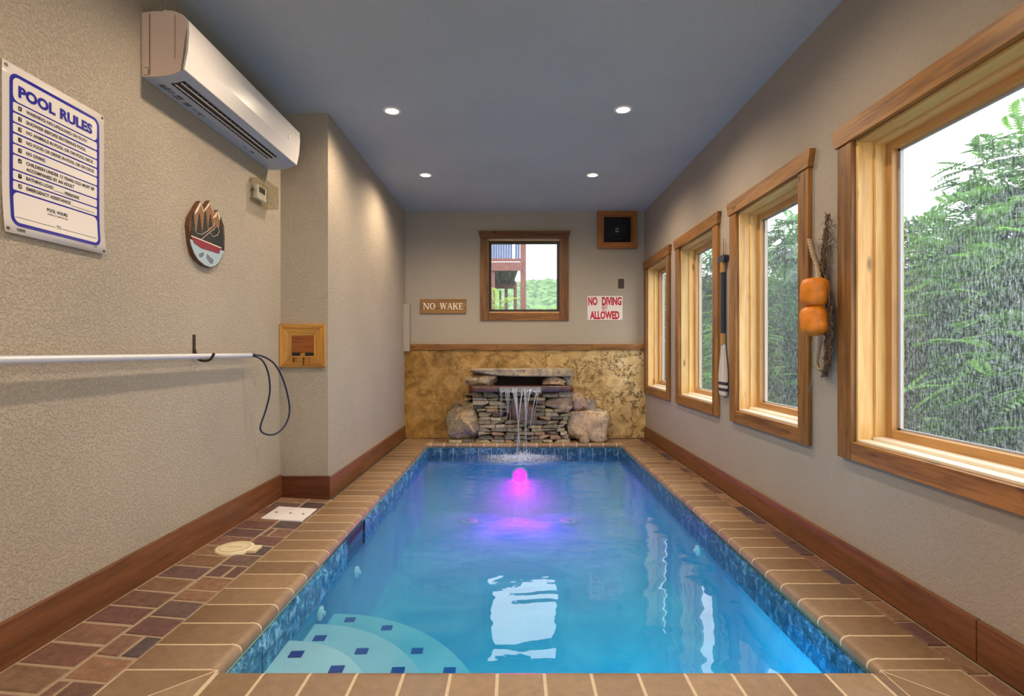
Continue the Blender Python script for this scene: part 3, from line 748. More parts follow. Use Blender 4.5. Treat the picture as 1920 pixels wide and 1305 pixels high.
rk('boulder', 110, 490, 455, 812, 6.17, 6.50, 3, col=(0.20,0.16,0.105), rough=0.13, box=0.5, fl=0.0, lab='large dark grey boulder at the left foot of the waterfall')
rk('boulder', 1345, 1800, 515, 838, 6.17, 6.50, 11, col=(0.56,0.41,0.26), rough=0.16, box=0.55, fl=0.0, lab='large pale tan boulder at the right foot of the waterfall')
rk('boulder', 1415, 1590, 335, 530, 6.24, 6.50, 5, col=(0.42,0.28,0.22), rough=0.12, lab='pinkish boulder resting on the large right boulder')
rk('boulder', 1555, 1700, 400, 530, 6.30, 6.50, 6, col=(0.30,0.26,0.24), rough=0.12, lab='small grey boulder at the far right shoulder')
rk('boulder', 1610, 1790, 505, 590, 6.28, 6.50, 26, col=(0.30,0.25,0.2), rough=0.12, lab='flat grey rock wedged between the right boulders')
rk('boulder', 1500, 1600, 745, 835, 6.15, 6.30, 27, col=(0.42,0.28,0.14), rough=0.12, fl=0.0, sub=3, lab='small yellowish rock at the foot of the right boulder')
rk('ledge_rock', 280, 630, 132, 248, 6.16, 6.46, 8, col=(0.46,0.34,0.22), rough=0.14, box=0.6, lab='tan wedge rock under the left end of the top slab')
rk('ledge_rock', 1112, 1350, 138, 240, 6.16, 6.44, 9, col=(0.48,0.33,0.23), rough=0.12, box=0.6, lab='pink tan rock under the right end of the top slab')
rk('ledge_rock', 1320, 1415, 130, 250, 6.22, 6.48, 19, col=(0.36,0.33,0.30), rough=0.14, box=0.5, lab='pale grey rough rock at the right edge')
rk('top_slab', 372, 1415, 62, 140, 6.12, 6.50, 12, col=(0.36,0.29,0.20), rough=0.05, box=0.35, cuts=4, lab='long flat brown capstone slab')
rk('spill_ledge', 385, 1412, 240, 300, 6.09, 6.50, 14, mat='wet', col=(0.10,0.042,0.036), rough=0.03, box=0.25, cuts=0, lab='wet reddish spill ledge slab')
rk('recess_stone', 705, 1058, 395, 645, 6.20, 6.34, 16, mat='wet', col=(0.17,0.085,0.06), rough=0.08, box=0.5, lab='smooth wet reddish brown stone behind the falling water')
rk('face_stone', 1140, 1418, 368, 490, 6.17, 6.34, 18, col=(0.30,0.21,0.16), rough=0.10, lab='large brown face stone at upper right')
for q in ((290,375,318,362,21),(265,372,368,410,22),(200,380,412,462,23),(240,380,436,470,24)):
    rk('face_stone', q[0], q[1], q[2], q[3], 6.30, 6.50, q[4], sub=3, col=(0.26,0.18,0.10), rough=0.1)
SCOL = [(0.16,0.14,0.085),(0.21,0.175,0.10),(0.10,0.08,0.055),(0.26,0.21,0.13),(0.16,0.135,0.095),(0.12,0.105,0.08),(0.22,0.14,0.08),(0.30,0.25,0.16)]
rows = [(850,805,125,1400),(803,758,440,1385),(757,722,440,1370),(721,684,450,1345),(683,645,455,1345),(644,605,445,1370),(604,566,440,1380),(564,520,440,1415),(518,482,420,1415),(478,445,380,1140),(442,400,380,1140),(397,362,380,1140),(360,305,380,1420)]
sd = 100
for ri, (cb_, ct, cx0, cx1) in enumerate(rows):
    cx = cx0 + R.uniform(-6, 0)
    while cx < cx1-35:
        wd = R.uniform(95, 175)
        if cx+wd > cx1-45: wd = cx1-cx
        a, b = cx+2, cx+wd-2
        if not (a > 690 and b < 1075 and ct < 600 and ct > 390) :
            if (a < 720 < b or a < 1060 < b) and 390 < ct < 600:
                if a < 720: b = min(b, 735)
                else: a = max(a, 1040)
            k = R.choice(SCOL); j = R.uniform(1.0, 1.7); sd += 1
            if b-a > 25:
                rk('stacked_stone', a, b, ct+2, cb_-1, 6.175+R.uniform(-0.006,0.012), 6.36, sd, mat='stone', sub=3, box=0.30, rough=0.06, cuts=2, col=tuple(q*j for q in k), fl=0.001)
        cx += wd
# falling water
def stream(p, w0, w1, name='water_stream'):
    m = MB(); n = 26; vs = []
    (x0, z0), (x1, z1) = p; y0, y1 = 6.075, 5.985
    for i in range(n+1):
        t = i/n; tt = t**0.55 if x1 != x0 else t
        x = x0+(x1-x0)*(1-(1-t)**1.8); z = z0+(z1-z0)*t; y = y0-(y0-y1)*math.sqrt(t)
        w = (w0+(w1-w0)*min(1,t*2.2))*(1+0.12*math.sin(i*1.9+x0*40))
        for k in range(6):
            a = 2*math.pi*k/6; vs.append((x+w/2*math.cos(a), y+0.004*math.sin(a), z))
    m.add(vs, [(i*6+k, i*6+(k+1)%6, (i+1)*6+(k+1)%6, (i+1)*6+k) for i in range(n) for k in range(6)], smooth=True)
    return m.build(name, M['fall'], wf)
Z0 = wz(262); ZW = WZ+0.005
for a, b, zb_, w0, w1 in ((900,845,ZW,0.022,0.012),(800,868,wz(830),0.035,0.010),(830,862,ZW,0.03,0.007),(925,938,ZW,0.03,0.012),(985,935,wz(640),0.030,0.009),(1062,985,wz(660),0.022,0.010),(1075,990,ZW,0.01,0.005),(745,752,wz(500),0.022,0.012),(720,742,wz(560),0.014,0.006),(690,682,wz(540),0.009,0.004),(672,676,ZW,0.007,0.003),(760,775,wz(700),0.01,0.004),(955,915,ZW,0.012,0.005)):
    stream(((wx(a)*0.985, Z0), (wx(b)*0.985, zb_)), w0, w1)
m = MB()   # thin sheet over the lip
vs = []
for i in range(31):
    x = wx(660+i*14.5)*0.985
    vs += [(x, 6.2, wz(243)), (x, 6.086, wz(246)), (x, 6.076, wz(262)), (x, 6.074, wz(290)-0.02*abs(math.sin(i*0.9)))]
m.add(vs, [(4*i+k, 4*i+4+k, 4*i+5+k, 4*i+1+k) for i in range(30) for k in range(3)], smooth=True)
m.build('water_sheet', M['fall'], wf)
m = MB(); rr = random.Random(5)
for k in range(1000):
    a = rr.uniform(0, 2*math.pi); d = abs(rr.gauss(0, 0.16)); cx = rr.choice((-0.0, 0.0, 0.06, 0.03))+wx(860)*0.9+0.03
    x = cx+d*1.3*math.cos(a); y = 5.985+d*0.55*math.sin(a)
    if y > PYB-0.02: continue
    z = WZ+0.004+abs(rr.gauss(0,0.035))*math.exp(-d*5); s_ = rr.uniform(0.0015,0.0042)
    m.add([(x-s_,y,z),(x,y-s_,z),(x+s_,y,z),(x,y+s_,z),(x,y,z+s_*1.3),(x,y,z-s_)], [(0,1,4),(1,2,4),(2,3,4),(3,0,4),(1,0,5),(2,1,5),(3,2,5),(0,3,5)])
tag(m.build('splash', M['drop'], wf), kind='stuff')

# ------------------------------------------------------------------ air conditioner
ac = thing('air_conditioner', (XL, 3.02, 2.26), 'white wall mounted split air conditioner high on the left wall', 'air conditioner')
y0, y1 = 2.405, 3.645
pf = [(0,2.262),(0,2.545),(0.05,2.552),(0.10,2.552),(0.145,2.546),(0.185,2.528),(0.206,2.505)]
bt = [(0.176,2.290),(0.155,2.2775),(0.12,2.268),(0.06,2.262)]
body = one('prism', [(XL+0.0+u*0.985, z) for u, z in pf+[(0.19,2.40)]+bt], y0+0.004, y1-0.004, 'Y').build('body', M['acs'], ac, 0.004)
frt = [(0.100,2.5535),(0.146,2.549),(0.188,2.531),(0.212,2.507),(0.214,2.45),(0.208,2.37),(0.192,2.292),(0.184,2.291),(0.198,2.37),(0.204,2.45),(0.202,2.503),(0.182,2.524),(0.143,2.542),(0.100,2.5465)]
m = MB(); m.prism([(XL+u, z) for u, z in frt], y0-0.002, y1+0.002, 'Y', smooth=False); m.build('front_panel', M['acw'], ac, 0.0015)
# underside skin with a slot
def und(u): return np.interp(u, [0,0.06,0.12,0.155,0.176,0.192], [2.2605,2.2605,2.2665,2.276,2.2885,2.2905])
m = MB()
U = [0.003,0.03,0.06,0.088,0.105,0.122,0.139,0.152,0.165,0.178,0.19]; V = [y0, 2.47, 3.44, y1]
for i in range(len(U)-1):
    for j in range(3):
        if j == 1 and 0.087 < U[i] < 0.15: continue
        m.add([(XL+U[i],V[j],und(U[i])-0.0015),(XL+U[i+1],V[j],und(U[i+1])-0.0015),(XL+U[i+1],V[j+1],und(U[i+1])-0.0015),(XL+U[i],V[j+1],und(U[i])-0.0015)], [(0,1,2,3)])
m.build('underside', M['acg'], ac)
slot = MB(); slot.add([(XL+u,v,und(u)-0.0008) for v in (2.47,3.44) for u in (0.088,0.12,0.152)], [(0,1,4,3),(1,2,5,4)]); sl = slot.build('air_outlet', M['dark'], ac)
m = MB(); 
for u in (0.103, 0.131): m.add([(XL+u+d,v,und(u+d)-0.004) for v in (2.475,3.435) for d in (0,0.008)], [(0,1,3,2)])
m.build('louver', M['acw'], sl)
for k in range(22):
    v = 2.50+k*0.0435; m = MB(); m.add([(XL+0.092,v,und(0.092)-0.002),(XL+0.148,v,und(0.148)-0.002),(XL+0.148,v+0.003,und(0.148)-0.002),(XL+0.092,v+0.003,und(0.092)-0.002)], [(0,1,2,3)]); m.build('vane', M['acg'], sl)
m = MB()
for v, w_, u0_, u1_ in ((2.475,0.025,0.03,0.055),(2.51,0.012,0.03,0.06),(2.53,0.03,0.035,0.04),(2.53,0.03,0.05,0.055),(2.575,0.05,0.03,0.036),(2.58,0.04,0.042,0.060),(2.655,0.04,0.03,0.055),(2.72,0.03,0.04,0.046),(2.76,0.05,0.045,0.05),(2.78,0.008,0.03,0.05),(3.22,0.03,0.045,0.05),(3.30,0.03,0.045,0.06)):
    m.box(XL+u0_, XL+u1_, v, v+w_, 2.2575, 2.2585)
m.build('printed_marks', M['ink'], ac)
m = MB(); m.box(XL+0.035, XL+0.037, y0+0.0005, y0+0.003, 2.27, 2.54); m.box(XL+0.148,XL+0.1486,y0+0.0005,y0+0.003,2.34,2.535); m.tube([(XL+0.012,y0+0.003,2.268),(XL+0.028,y0+0.003,2.270),(XL+0.031,y0+0.003,2.285),(XL+0.028,y0+0.003,2.301),(XL+0.012,y0+0.003,2.303)], 0.0012, 5)
m.build('side_seam', M['ink'], ac)
m = MB(); m.tube([(XL+0.2125,2.475,2.435),(XL+0.2155,2.475,2.435)], 0.006, 10); m.box(XL+0.2115,XL+0.2150,3.46,3.475,2.40,2.425); m.build('badge', M['white'], ac)

# ------------------------------------------------------------------ things on the left wall
LW = lambda px, py, off=0.0: ((-(XL+off))*F/(964-px), CH+(657-py)*((-(XL+off))*F/(964-px))/F)   # -> (y, z) on the wall
sg = thing('pool_rules_sign', (XL, 1.966, 1.433), 'white POOL RULES sign with blue border and eight rules on the left wall', 'sign')
m = MB(); n = 14; vs = []   # sheet curls off the wall a little at its lower edge
def curl(z): t = max(0, (1.62-z)/0.19); return 0.004+0.010*t*t
for j in range(n+1):
    z = 1.433+(1.989-1.433)*j/n
    for y in (1.748, 2.182): vs.append((XL+curl(z), y, z))
m.add(vs, [(2*j,2*j+1,2*j+3,2*j+2) for j in range(n)], smooth=True)
pan = m.build('panel', M['signw'], sg, fix=False); q = pan.modifiers.new('t','SOLIDIFY'); q.thickness = 0.0015; q.offset = -1
def on_sign(mb, off):
    mb.v = [(XL+curl(p[2])+off, p[1], p[2]) for p in mb.v]; return mb
def strips(poly_z0, poly_z1, yl, yr, rr, k=10):
    m = MB(); out = []
    for j in range(k+1):
        z = poly_z0+(poly_z1-poly_z0)*j/k; out.append(z)
    zs = sorted(set(out+[poly_z0+rr*(1-math.cos(a*math.pi/16)) for a in range(9)]+[poly_z1-rr*(1-math.cos(a*math.pi/16)) for a in range(9)]))
    vs = []
    for z in zs:
        d = min(z-poly_z0, poly_z1-z); ins = rr-math.sqrt(max(0, rr*rr-(rr-d)**2)) if d < rr else 0
        vs += [(0, yl+ins, z), (0, yr-ins, z)]
    m.add(vs, [(2*i,2*i+1,2*i+3,2*i+2) for i in range(len(zs)-1)]); return m
on_sign(strips(1.460,1.963,1.772,2.156,0.03,16), 0.0008).build('border', M['blue'], sg, fix=False)
cells = [(1.872,1.951,0.02),(1.838,1.867,0.005),(1.803,1.832,0.005),(1.769,1.798,0.005),(1.734,1.763,0.005),(1.699,1.729,0.005),(1.647,1.694,0.005),(1.613,1.642,0.005),(1.579,1.608,0.005),(1.472,1.573,0.02)]
for a, b, rr in cells: on_sign(strips(a,b,1.784,2.143,rr,6), 0.0014).build('rule_cell', M['signw'], sg, fix=False)
def st(txt, y, z, w_, h, bold=0.03, mat='black', par=None, nm='lettering'):
    o = text_mesh(txt, (0, y, z), (0,1,0), (0,0,1), w_, h, nm, M[mat], sg, bold, 0)
    for v in o.data.vertices:
        v.co.x = XL+curl(v.co.z+ORG[sg.name][2])+0.0021-ORG[sg.name][0]
    return o
st('POOL RULES', 1.803, 1.892, 0.316, 0.036, 0.05, 'blue')
rows_ = [('WARNING: NO LIFEGUARD ON DUTY',1.848,0.262),('SHOWER BEFORE ENTERING POOL',1.813,0.256),('NO ANIMALS IN POOL OR ON POOL DECK',1.779,0.292),('NO FOOD OR DRINK IN POOL OR ON DECK',1.744,0.297),('NO DIVING',1.709,0.074),('CHILDREN UNDER 12 YEARS OLD MUST BE',1.675,0.297),('ACCOMPANIED BY AN ADULT',1.655,0.20)]
for t_, z, w_ in rows_: st(t_, 1.832, z, w_, 0.0115)
st('BATHING LOAD', 1.832, 1.624, 0.108, 0.0115); st('PERSONS', 1.99, 1.620, 0.065, 0.0115); st('EMERGENCY ASSISTANCE', 1.832, 1.590, 0.183, 0.0115)
st('POOL HOURS', 1.912, 1.540, 0.088, 0.0115); st('(STRICTLY ENFORCED)', 1.914, 1.528, 0.086, 0.006, 0.008); st('TO', 1.948, 1.487, 0.020, 0.0115, 0.008)
m = MB()
for a, b, z in ((1.942,1.985,1.621),(2.018,2.130,1.587),(1.788,1.943,1.489),(1.973,2.134,1.489)): m.box(0,0.0002,a,b,z,z+0.0012)
on_sign(m, 0.0021).build('ruled_line', M['black'], sg)
nums = [1.846,1.811,1.777,1.742,1.707,1.672,1.622,1.588]
m = MB()
for z in nums: m.box(0,0.0002,1.803,1.815,z,z+0.014)
on_sign(m, 0.0020).build('number_box', M['black'], sg)
for k, z in enumerate(nums):
    o = st(str(k+1), 1.806, z+0.003, 0.005 if k else 0.003, 0.008, 0.02, 'signw', nm='number')
    for v in o.data.vertices: v.co.x += 0.0006
m = MB(); rr = random.Random(2); y = 1.79
while y < 1.82: w_ = rr.uniform(0.0005,0.002); m.box(0,0.0002,y,y+w_,1.443,1.453); y += w_+rr.uniform(0.0006,0.002)
m.box(0,0.0002,2.12,2.135,1.4535,1.4555)
on_sign(m, 0.0012).build('barcode', M['black'], sg)
for y, z in ((1.760,1.976),(2.172,1.978),(1.758,1.446),(2.170,1.446)):
    m = MB(); m.tube([(XL+curl(z)-0.002,y,z),(XL+curl(z)+0.003,y,z)], [0.006,0.005], 12); m.build('screw', M['steel'], sg)

# plaque with mountains, pines and a red canoe
pq = thing('mountain_plaque', (XL, 2.92, 1.5), 'oval wooden plaque with snowy mountains, black pines and a red canoe', 'plaque')
PP = lambda cx, cy, off: LW(330+cx/6.214, 310+cy/6.214, off)
def pq_layer(name, pts, off, th, mat):
    m = MB(); pl = [PP(x, y, off) for x, y in pts]; m.prism(pl, XL+off-th, XL+off, 'X'); return m.build(name, mat, pq)
brown = plain('plaque_brown', s2l(96,60,38), 0.6); mtn = plain('plaque_mountain', s2l(140,96,62), 0.6, vary=0.3, vscale=40); lake = plain('plaque_lake', s2l(168,190,198), 0.5); can = plain('plaque_canoe', s2l(140,36,54), 0.5); pin = plain('plaque_pine', s2l(30,32,34), 0.6); cr = plain('plaque_cream', s2l(226,206,178), 0.6); gry = plain('plaque_grey', s2l(110,116,130), 0.6)
outl = [(285,415),(330,500),(392,410),(440,540),(487,520),(520,600),(560,700),(568,850),(565,985),(545,1050),(510,1130),(460,1180),(400,1195),(330,1170),(255,1110),(205,1030),(170,900),(160,800),(150,700),(165,610),(205,540),(245,470)]
pq_layer('backing', outl, 0.022, 0.022, brown)
pq_layer('mountains', [(287,428),(318,530),(395,425),(440,560),(490,532),(515,600),(545,740),(545,860),(180,850),(172,700),(200,600)], 0.0235, 0.003, mtn)
for pts in ([(287,425),(225,540),(222,575),(262,520),(275,485),(290,470)], [(287,425),(295,440),(330,550),(320,540)], [(396,422),(330,520),(325,548),(362,500),(375,480),(390,470)], [(396,422),(444,560),(436,556),(404,460)], [(490,532),(450,580),(430,620),(470,600),(480,570)], [(490,532),(518,610),(508,640),(490,570)]):
    pq_layer('snow', pts, 0.0245, 0.002, cr)
def pine(cx, top, bot, hw):
    n = 6; L = []; Rr = []
    for i in range(n):
        t0 = top+(bot-top)*i/n; t1 = top+(bot-top)*(i+1)/n; w0 = hw*(i*0.13+0.05); w1 = hw*((i+1)/n*0.8+0.2)
        L += [(cx-w0,t0),(cx-w1,t1)]; Rr += [(cx+w0,t0+6),(cx+w1,t1+6)]
    return L+Rr[::-1]
for q in ((203,545,840,34),(275,560,800,36),(345,520,780,34),(405,570,720,26),(525,600,850,34)):
    pq_layer('pine', pine(*q), 0.0250, 0.0025, pin)
pq_layer('dark_shore', [(178,815),(200,760),(300,790),(380,770),(470,700),(505,740),(550,850),(560,985),(530,962),(178,818)], 0.0254, 0.003, pin)
pq_layer('lake', [(165,860),(200,870),(560,1000),(540,1050),(505,1125),(455,1172),(400,1186),(335,1162),(262,1100),(215,1025),(180,930)], 0.0240, 0.003, lake)
pq_layer('canoe', [(180,820),(530,962),(515,985),(505,1028),(300,965),(215,905),(200,865),(178,845)], 0.0262, 0.003, can)
pq_layer('canoe_rim', [(180,815),(532,958),(530,970),(180,828)], 0.0268, 0.003, cr)
for pts in ([(270,1030),(315,1010),(330,1040),(300,1075),(268,1062)], [(365,1030),(400,1070),(438,1100),(430,1148),(400,1145),(355,1080)]): pq_layer('print', pts, 0.0246, 0.002, gry)
m = MB()
for pts in ([(205,740),(240,790),(300,805),(370,765),(440,700),(450,670)], [(395,790),(430,830),(480,815),(505,770),(490,715),(455,720),(440,760)], [(440,740),(380,790),(300,860)]):
    m.tube([(XL+0.0262, *PP(x,y,0.026)) for x,y in pts], 0.0011, 5)
m.build('drawn_line', cr, pq)
m = MB(); c = PP(478,765,0.026); m.disc(c, 0, 0.012, XL+0.0272, 'X', 16); m.build('bear_head', pin, pq)

# thermostat with clear guard
tg = thing('thermostat_guard', (XL, 3.5, 1.985), 'clear acrylic lock box over the thermostat', 'guard')
ya, yb, za, zb_ = 3.39, 3.62, 1.985, 2.13; dpt = 0.082
m = MB(); m.box(XL-0.001, XL+0.004, ya-0.01, yb+0.01, za-0.01, zb_+0.01); m.build('base_plate', M['clear'], tg)
m = MB(); m.box(XL+dpt-0.003, XL+dpt, ya, yb, za, zb_); m.box(XL+0.004, XL+dpt, ya, ya+0.003, za, zb_); m.box(XL+0.004, XL+dpt, yb-0.003, yb, za, zb_); m.box(XL+0.004,XL+dpt,ya,yb,zb_-0.003,zb_); m.box(XL+0.004,XL+dpt,ya,yb,za,za+0.003)
m.build('cover', M['clear'], tg, 0.002)
m = MB(); m.tube([(XL+0.004,ya+0.02,2.06),(XL+0.02,ya+0.02,2.06)], 0.009, 12); m.build('lock', M['steel'], tg)
m = MB(); 
for z in (2.0,2.115): m.tube([(XL+0.003,ya+0.008,z),(XL+0.008,ya+0.008,z)], 0.004, 8)
m.build('screw', M['steel'], tg)
th_ = thing('thermostat', (XL, 3.49, 2.0), 'small white thermostat with dark display inside a clear box', 'thermostat')
one('box', XL+0.004, XL+0.032, 3.425, 3.555, 2.012, 2.10).build('body', M['acw'], th_, 0.004)
one('box', XL+0.032, XL+0.0335, 3.45, 3.53, 2.055, 2.092).build('display', M['dark'], th_)

# pole on its hooks, cord at the end
def hook(y, lab):
    h = thing('wall_hook', (XL, y, 1.0), lab, 'hook')
    one('box', XL, XL+0.004, y-0.012, y+0.012, 1.035, 1.132).build('plate', M['iron'], h, 0.002)
    P_ = smooth_path([(XL+0.004,y,1.055),(XL+0.02,y,1.01),(XL+0.05,y,0.996),(XL+0.085,y,1.004),(XL+0.105,y,1.035)], 5)
    one('tube', P_, 0.007, 8).build('arm', M['iron'], h)
    for z in (1.06, 1.11): one('tube', [(XL+0.003,y,z),(XL+0.007,y,z)], 0.004, 8).build('screw', M['steel'], h)
hook(2.80, 'rusty iron hook carrying the silver pole on the left wall')
hook(0.6, 'rusty iron hook carrying the near end of the silver pole')
PX = XL+0.050
pl = thing('pool_pole', (PX, 1.8, 1.0), 'long silver aluminium pool pole hung along the left wall', 'pole')
m = MB(); m.tube([(PX,0.2,1.0195),(PX,3.30,1.0195)], 0.0145, 20); m.build('shaft', M['alu'], pl)
m = MB(); m.tube([(PX,3.30,1.0195),(PX,3.345,1.0195)], 0.0115, 16); m.build('end_cap', M['cord'], pl)
def L3(px, py, y): return ((px-964)*y/F, y, CH+(657-py)*y/F)
path = [L3(474,666,3.345),L3(492,668,3.38),L3(515,683,3.46),L3(533,718,3.54),L3(543,765,3.58),L3(536,795,3.55),L3(518,813,3.48),L3(498,814,3.42),L3(488,802,3.40),L3(498,770,3.42),L3(506,735,3.42),L3(503,700,3.40),L3(492,676,3.37),L3(476,667,3.345)]
m = MB(); m.tube(smooth_path(path, 7), 0.0055, 8)
tag(m.build('cord', M['cord'], pl), 'navy blue cord loop hanging from the pole end')

# wood framed box on the column front
def ring_frame(name, parent, plane_y, x0, x1, z0, z1, w_, th, mats, depth_in=0.0):
    a = [(x0,z0),(x1,z0),(x1,z1),(x0,z1)]; b = [(x0+w_,z0+w_),(x1-w_,z0+w_),(x1-w_,z1-w_),(x0+w_,z1-w_)]
    for i in range(4):
        j = (i+1)%4; poly = [a[i],a[j],b[j],b[i]]; m = MB()
        n = 4; vs = [(p[0],plane_y-th,p[1]) for p in poly[:2]]+[(p[0],plane_y-th+depth_in,p[1]) for p in poly[2:]]+[(p[0],plane_y,p[1]) for p in poly]
        m.add(vs, [(0,1,2,3),(7,6,5,4)]+[(i_,(i_+1)%4,4+(i_+1)%4,4+i_) for i_ in range(4)], tr())
        m.build(name, mats[i%2], parent, 0.0015)
fb = thing('wooden_vent_frame', (-1.49, YC, 0.93), 'square mitred wood frame with two blackened slots on the column front', 'vent')
ff = (M['pine_x'] if 'pine_x' in M else wood('oak_x', s2l(206,150,72), s2l(150,96,38), 'X', 0.4), wood('oak_z', s2l(206,150,72), s2l(150,96,38), 'Z', 0.4))
ring_frame('frame_piece', fb, YC, -1.646, -1.329, 0.931, 1.234, 0.028, 0.030, ff)
ring_frame('inner_frame_piece', fb, YC, -1.618, -1.357, 0.959, 1.206, 0.052, 0.026, ff, 0.012)
bp = wood('panel_x', s2l(156,88,36), s2l(104,56,24), 'X', 0.5)
one('box', -1.569, -1.406, YC-0.010, YC, 1.035, 1.155).build('back_panel', bp, fb)
one('box', -1.569, -1.406, YC-0.004, YC, 1.0, 1.036).build('recess', ff[0], fb)
one('box', -1.563, -1.508, YC-0.009, YC-0.002, 0.995, 1.034).build('slot', M['dark'], fb)
one('box', -1.472, -1.414, YC-0.009, YC-0.002, 0.995, 1.034).build('slot', M['dark'], fb)
m = MB()
for x, w_, z in ((-1.545,0.010,0.965),(-1.528,0.005,0.975),(-1.475,0.009,0.945),(-1.437,0.004,0.950)): m.add([(x-w_/2,YC-0.0285,1.002),(x+w_/2,YC-0.0285,1.002),(x+w_/3,YC-0.0305,z),(x-w_/3,YC-0.0305,z)], [(0,1,2,3)])
m.build('stain', M['mortar'], fb)

# ------------------------------------------------------------------ things on the back wall
sg = thing('no_wake_sign', (-0.857, YB, 1.494), 'brown wooden plank sign reading NO WAKE', 'sign')
one('box', -1.133, -0.580, YB-0.024, YB, 1.494, 1.666).build('plank', M['signwood'], sg, 0.006, 3)
def serif(letter, x, z, w_, h, out):
    q = []; t = 0.22; sn = 0.07; sw = 0.42
    V_ = lambda a, b, tt: q.append([(a-tt/2,0),(a+tt/2,0),(b+tt/2,1),(b-tt/2,1)])
    S_ = lambda cx, top, ww=sw: q.append([(cx-ww/2,1-sn),(cx+ww/2,1-sn),(cx+ww/2,1),(cx-ww/2,1)] if top else [(cx-ww/2,0),(cx+ww/2,0),(cx+ww/2,sn),(cx-ww/2,sn)])
    if letter == 'N': V_(0.15,0.15,0.1); V_(0.86,0.86,0.1); q.append([(0.70,0),(0.90,0),(0.30,1),(0.08,1)]); S_(0.15,True,0.3); S_(0.15,False,0.32); S_(0.86,True,0.3)
    if letter == 'W': q.append([(0.24,0),(0.34,0),(0.22,1),(0.03,1)]); q.append([(0.24,0),(0.32,0),(0.54,1),(0.46,1)]); q.append([(0.64,0),(0.74,0),(0.58,1),(0.40,1)]); q.append([(0.66,0),(0.72,0),(0.93,1),(0.87,1)]); S_(0.12,True,0.28); S_(0.5,True,0.28); S_(0.90,True,0.22)
    if letter == 'A': q.append([(0.10,0),(0.18,0),(0.54,1),(0.46,1)]); q.append([(0.70,0),(0.92,0),(0.58,1),(0.44,1)]); q.append([(0.25,0.30),(0.75,0.30),(0.73,0.38),(0.28,0.38)]); S_(0.14,False,0.3); S_(0.84,False,0.34)
    if letter == 'K': V_(0.2,0.2,t); q.append([(0.3,0.42),(0.38,0.36),(0.86,1),(0.76,1)]); q.append([(0.66,0),(0.94,0),(0.56,0.62),(0.42,0.5)]); S_(0.2,True,0.38); S_(0.2,False,0.38); S_(0.82,True,0.3); S_(0.82,False,0.34)
    if letter == 'E': V_(0.24,0.24,t); q += [[(0.1,0),(0.9,0),(0.9,0.09),(0.1,0.09)],[(0.1,0.91),(0.86,0.91),(0.86,1),(0.1,1)],[(0.3,0.46),(0.66,0.46),(0.66,0.55),(0.3,0.55)],[(0.82,0),(0.92,0),(0.92,0.27),(0.88,0.27)],[(0.82,0.75),(0.87,0.73),(0.87,1),(0.8,1)],[(0.6,0.36),(0.66,0.36),(0.66,0.64),(0.6,0.64)]]
    if letter == 'O':
        n = 20
        for k in range(n):
            a, b = 2*math.pi*k/n, 2*math.pi*(k+1)/n
            q.append([(0.5+0.26*math.cos(a),0.5+0.43*math.sin(a)),(0.5+0.48*math.cos(a),0.5+0.51*math.sin(a)),(0.5+0.48*math.cos(b),0.5+0.51*math.sin(b)),(0.5+0.26*math.cos(b),0.5+0.43*math.sin(b))])
    for k, p in enumerate(q): out.prism([(x+a*w_, z+b*h) for a, b in p], YB-0.0275-0.0001*k, YB-0.0235, 'Y')
for ch, x, w_ in (('N',-1.095,0.075),('O',-1.018,0.070),('W',-0.895,0.088),('A',-0.808,0.070),('K',-0.738,0.068),('E',-0.668,0.056)):
    m = MB(); serif(ch, x, 1.543, w_, 0.078, m); m.build('letter', M['cream'], sg)
sg = thing('no_diving_sign', (1.094, YB, 1.417), 'white sign with red letters reading NO DIVING ALLOWED', 'sign')
one('box', 0.884, 1.308, YB-0.006, YB, 1.417, 1.706).build('panel', M['signw'], sg)
text_mesh('NO  DIVING', (0.893,YB-0.0065,1.600), (1,0,0), (0,0,1), 0.402, 0.094, 'lettering', M['red'], sg, 0.045)
text_mesh('ALLOWED', (0.915,YB-0.0065,1.432), (1,0,0), (0,0,1), 0.355, 0.092, 'lettering', M['red'], sg, 0.045)
m = MB(); c = (1.09, 1.564); m.disc(c, 0.027, 0.033, YB-0.0075, 'Y', 28)
def bar(m, a, b, w_, y):
    a, b = Vector(a), Vector(b); d = (b-a).normalized(); n_ = Vector((-d.y, d.x))*w_/2
    m.add([(p.x, y, p.y) for p in (a+n_, b+n_, b-n_, a-n_)], [(0,1,2,3)])
bar(m, (1.070,1.544), (1.110,1.584), 0.006, YB-0.0078); m.build('no_symbol', M['red'], sg)
m = MB(); bar(m, (1.075,1.573), (1.098,1.556), 0.007, YB-0.0076); bar(m, (1.098,1.556), (1.106,1.566), 0.004, YB-0.0076); bar(m,(1.083,1.556),(1.09,1.563),0.004,YB-0.0076); m.disc((1.073,1.577),0,0.004,YB-0.0076,'Y',10); m.build('diver_figure', M['black'], sg)
for x, z in ((0.894,1.436),(1.296,1.426),(0.894,1.465)):
    m = MB(); m.disc((x,z), 0, 0.005, YB-0.0072, 'Y', 10); m.build('screw', M['black'], sg)
swp = thing('blank_cover_plate', (1.291, YB, 1.80), 'small dark brown blank wall plate above the red and white sign', 'wall plate')
one('box', 1.256, 1.327, YB-0.007, YB+0.001, 1.798, 1.913).build('plate', M['plate'], swp, 0.003)
for z in (1.82, 1.891): one('tube', [(1.2915,YB-0.006,z),(1.2915,YB-0.0085,z)], 0.004, 8).build('screw', M['steel'], swp)
sp = thing('speaker_box', (1.237, YB, 2.274), 'square wood framed black speaker box in the upper right corner', 'speaker')
ring_frame('frame_piece', sp, YB, 1.003, 1.473, 2.274, 2.722, 0.072, 0.055, (wood('box_x', s2l(176,112,50), s2l(128,74,30), 'X'), wood('box_z', s2l(176,112,50), s2l(128,74,30), 'Z')))
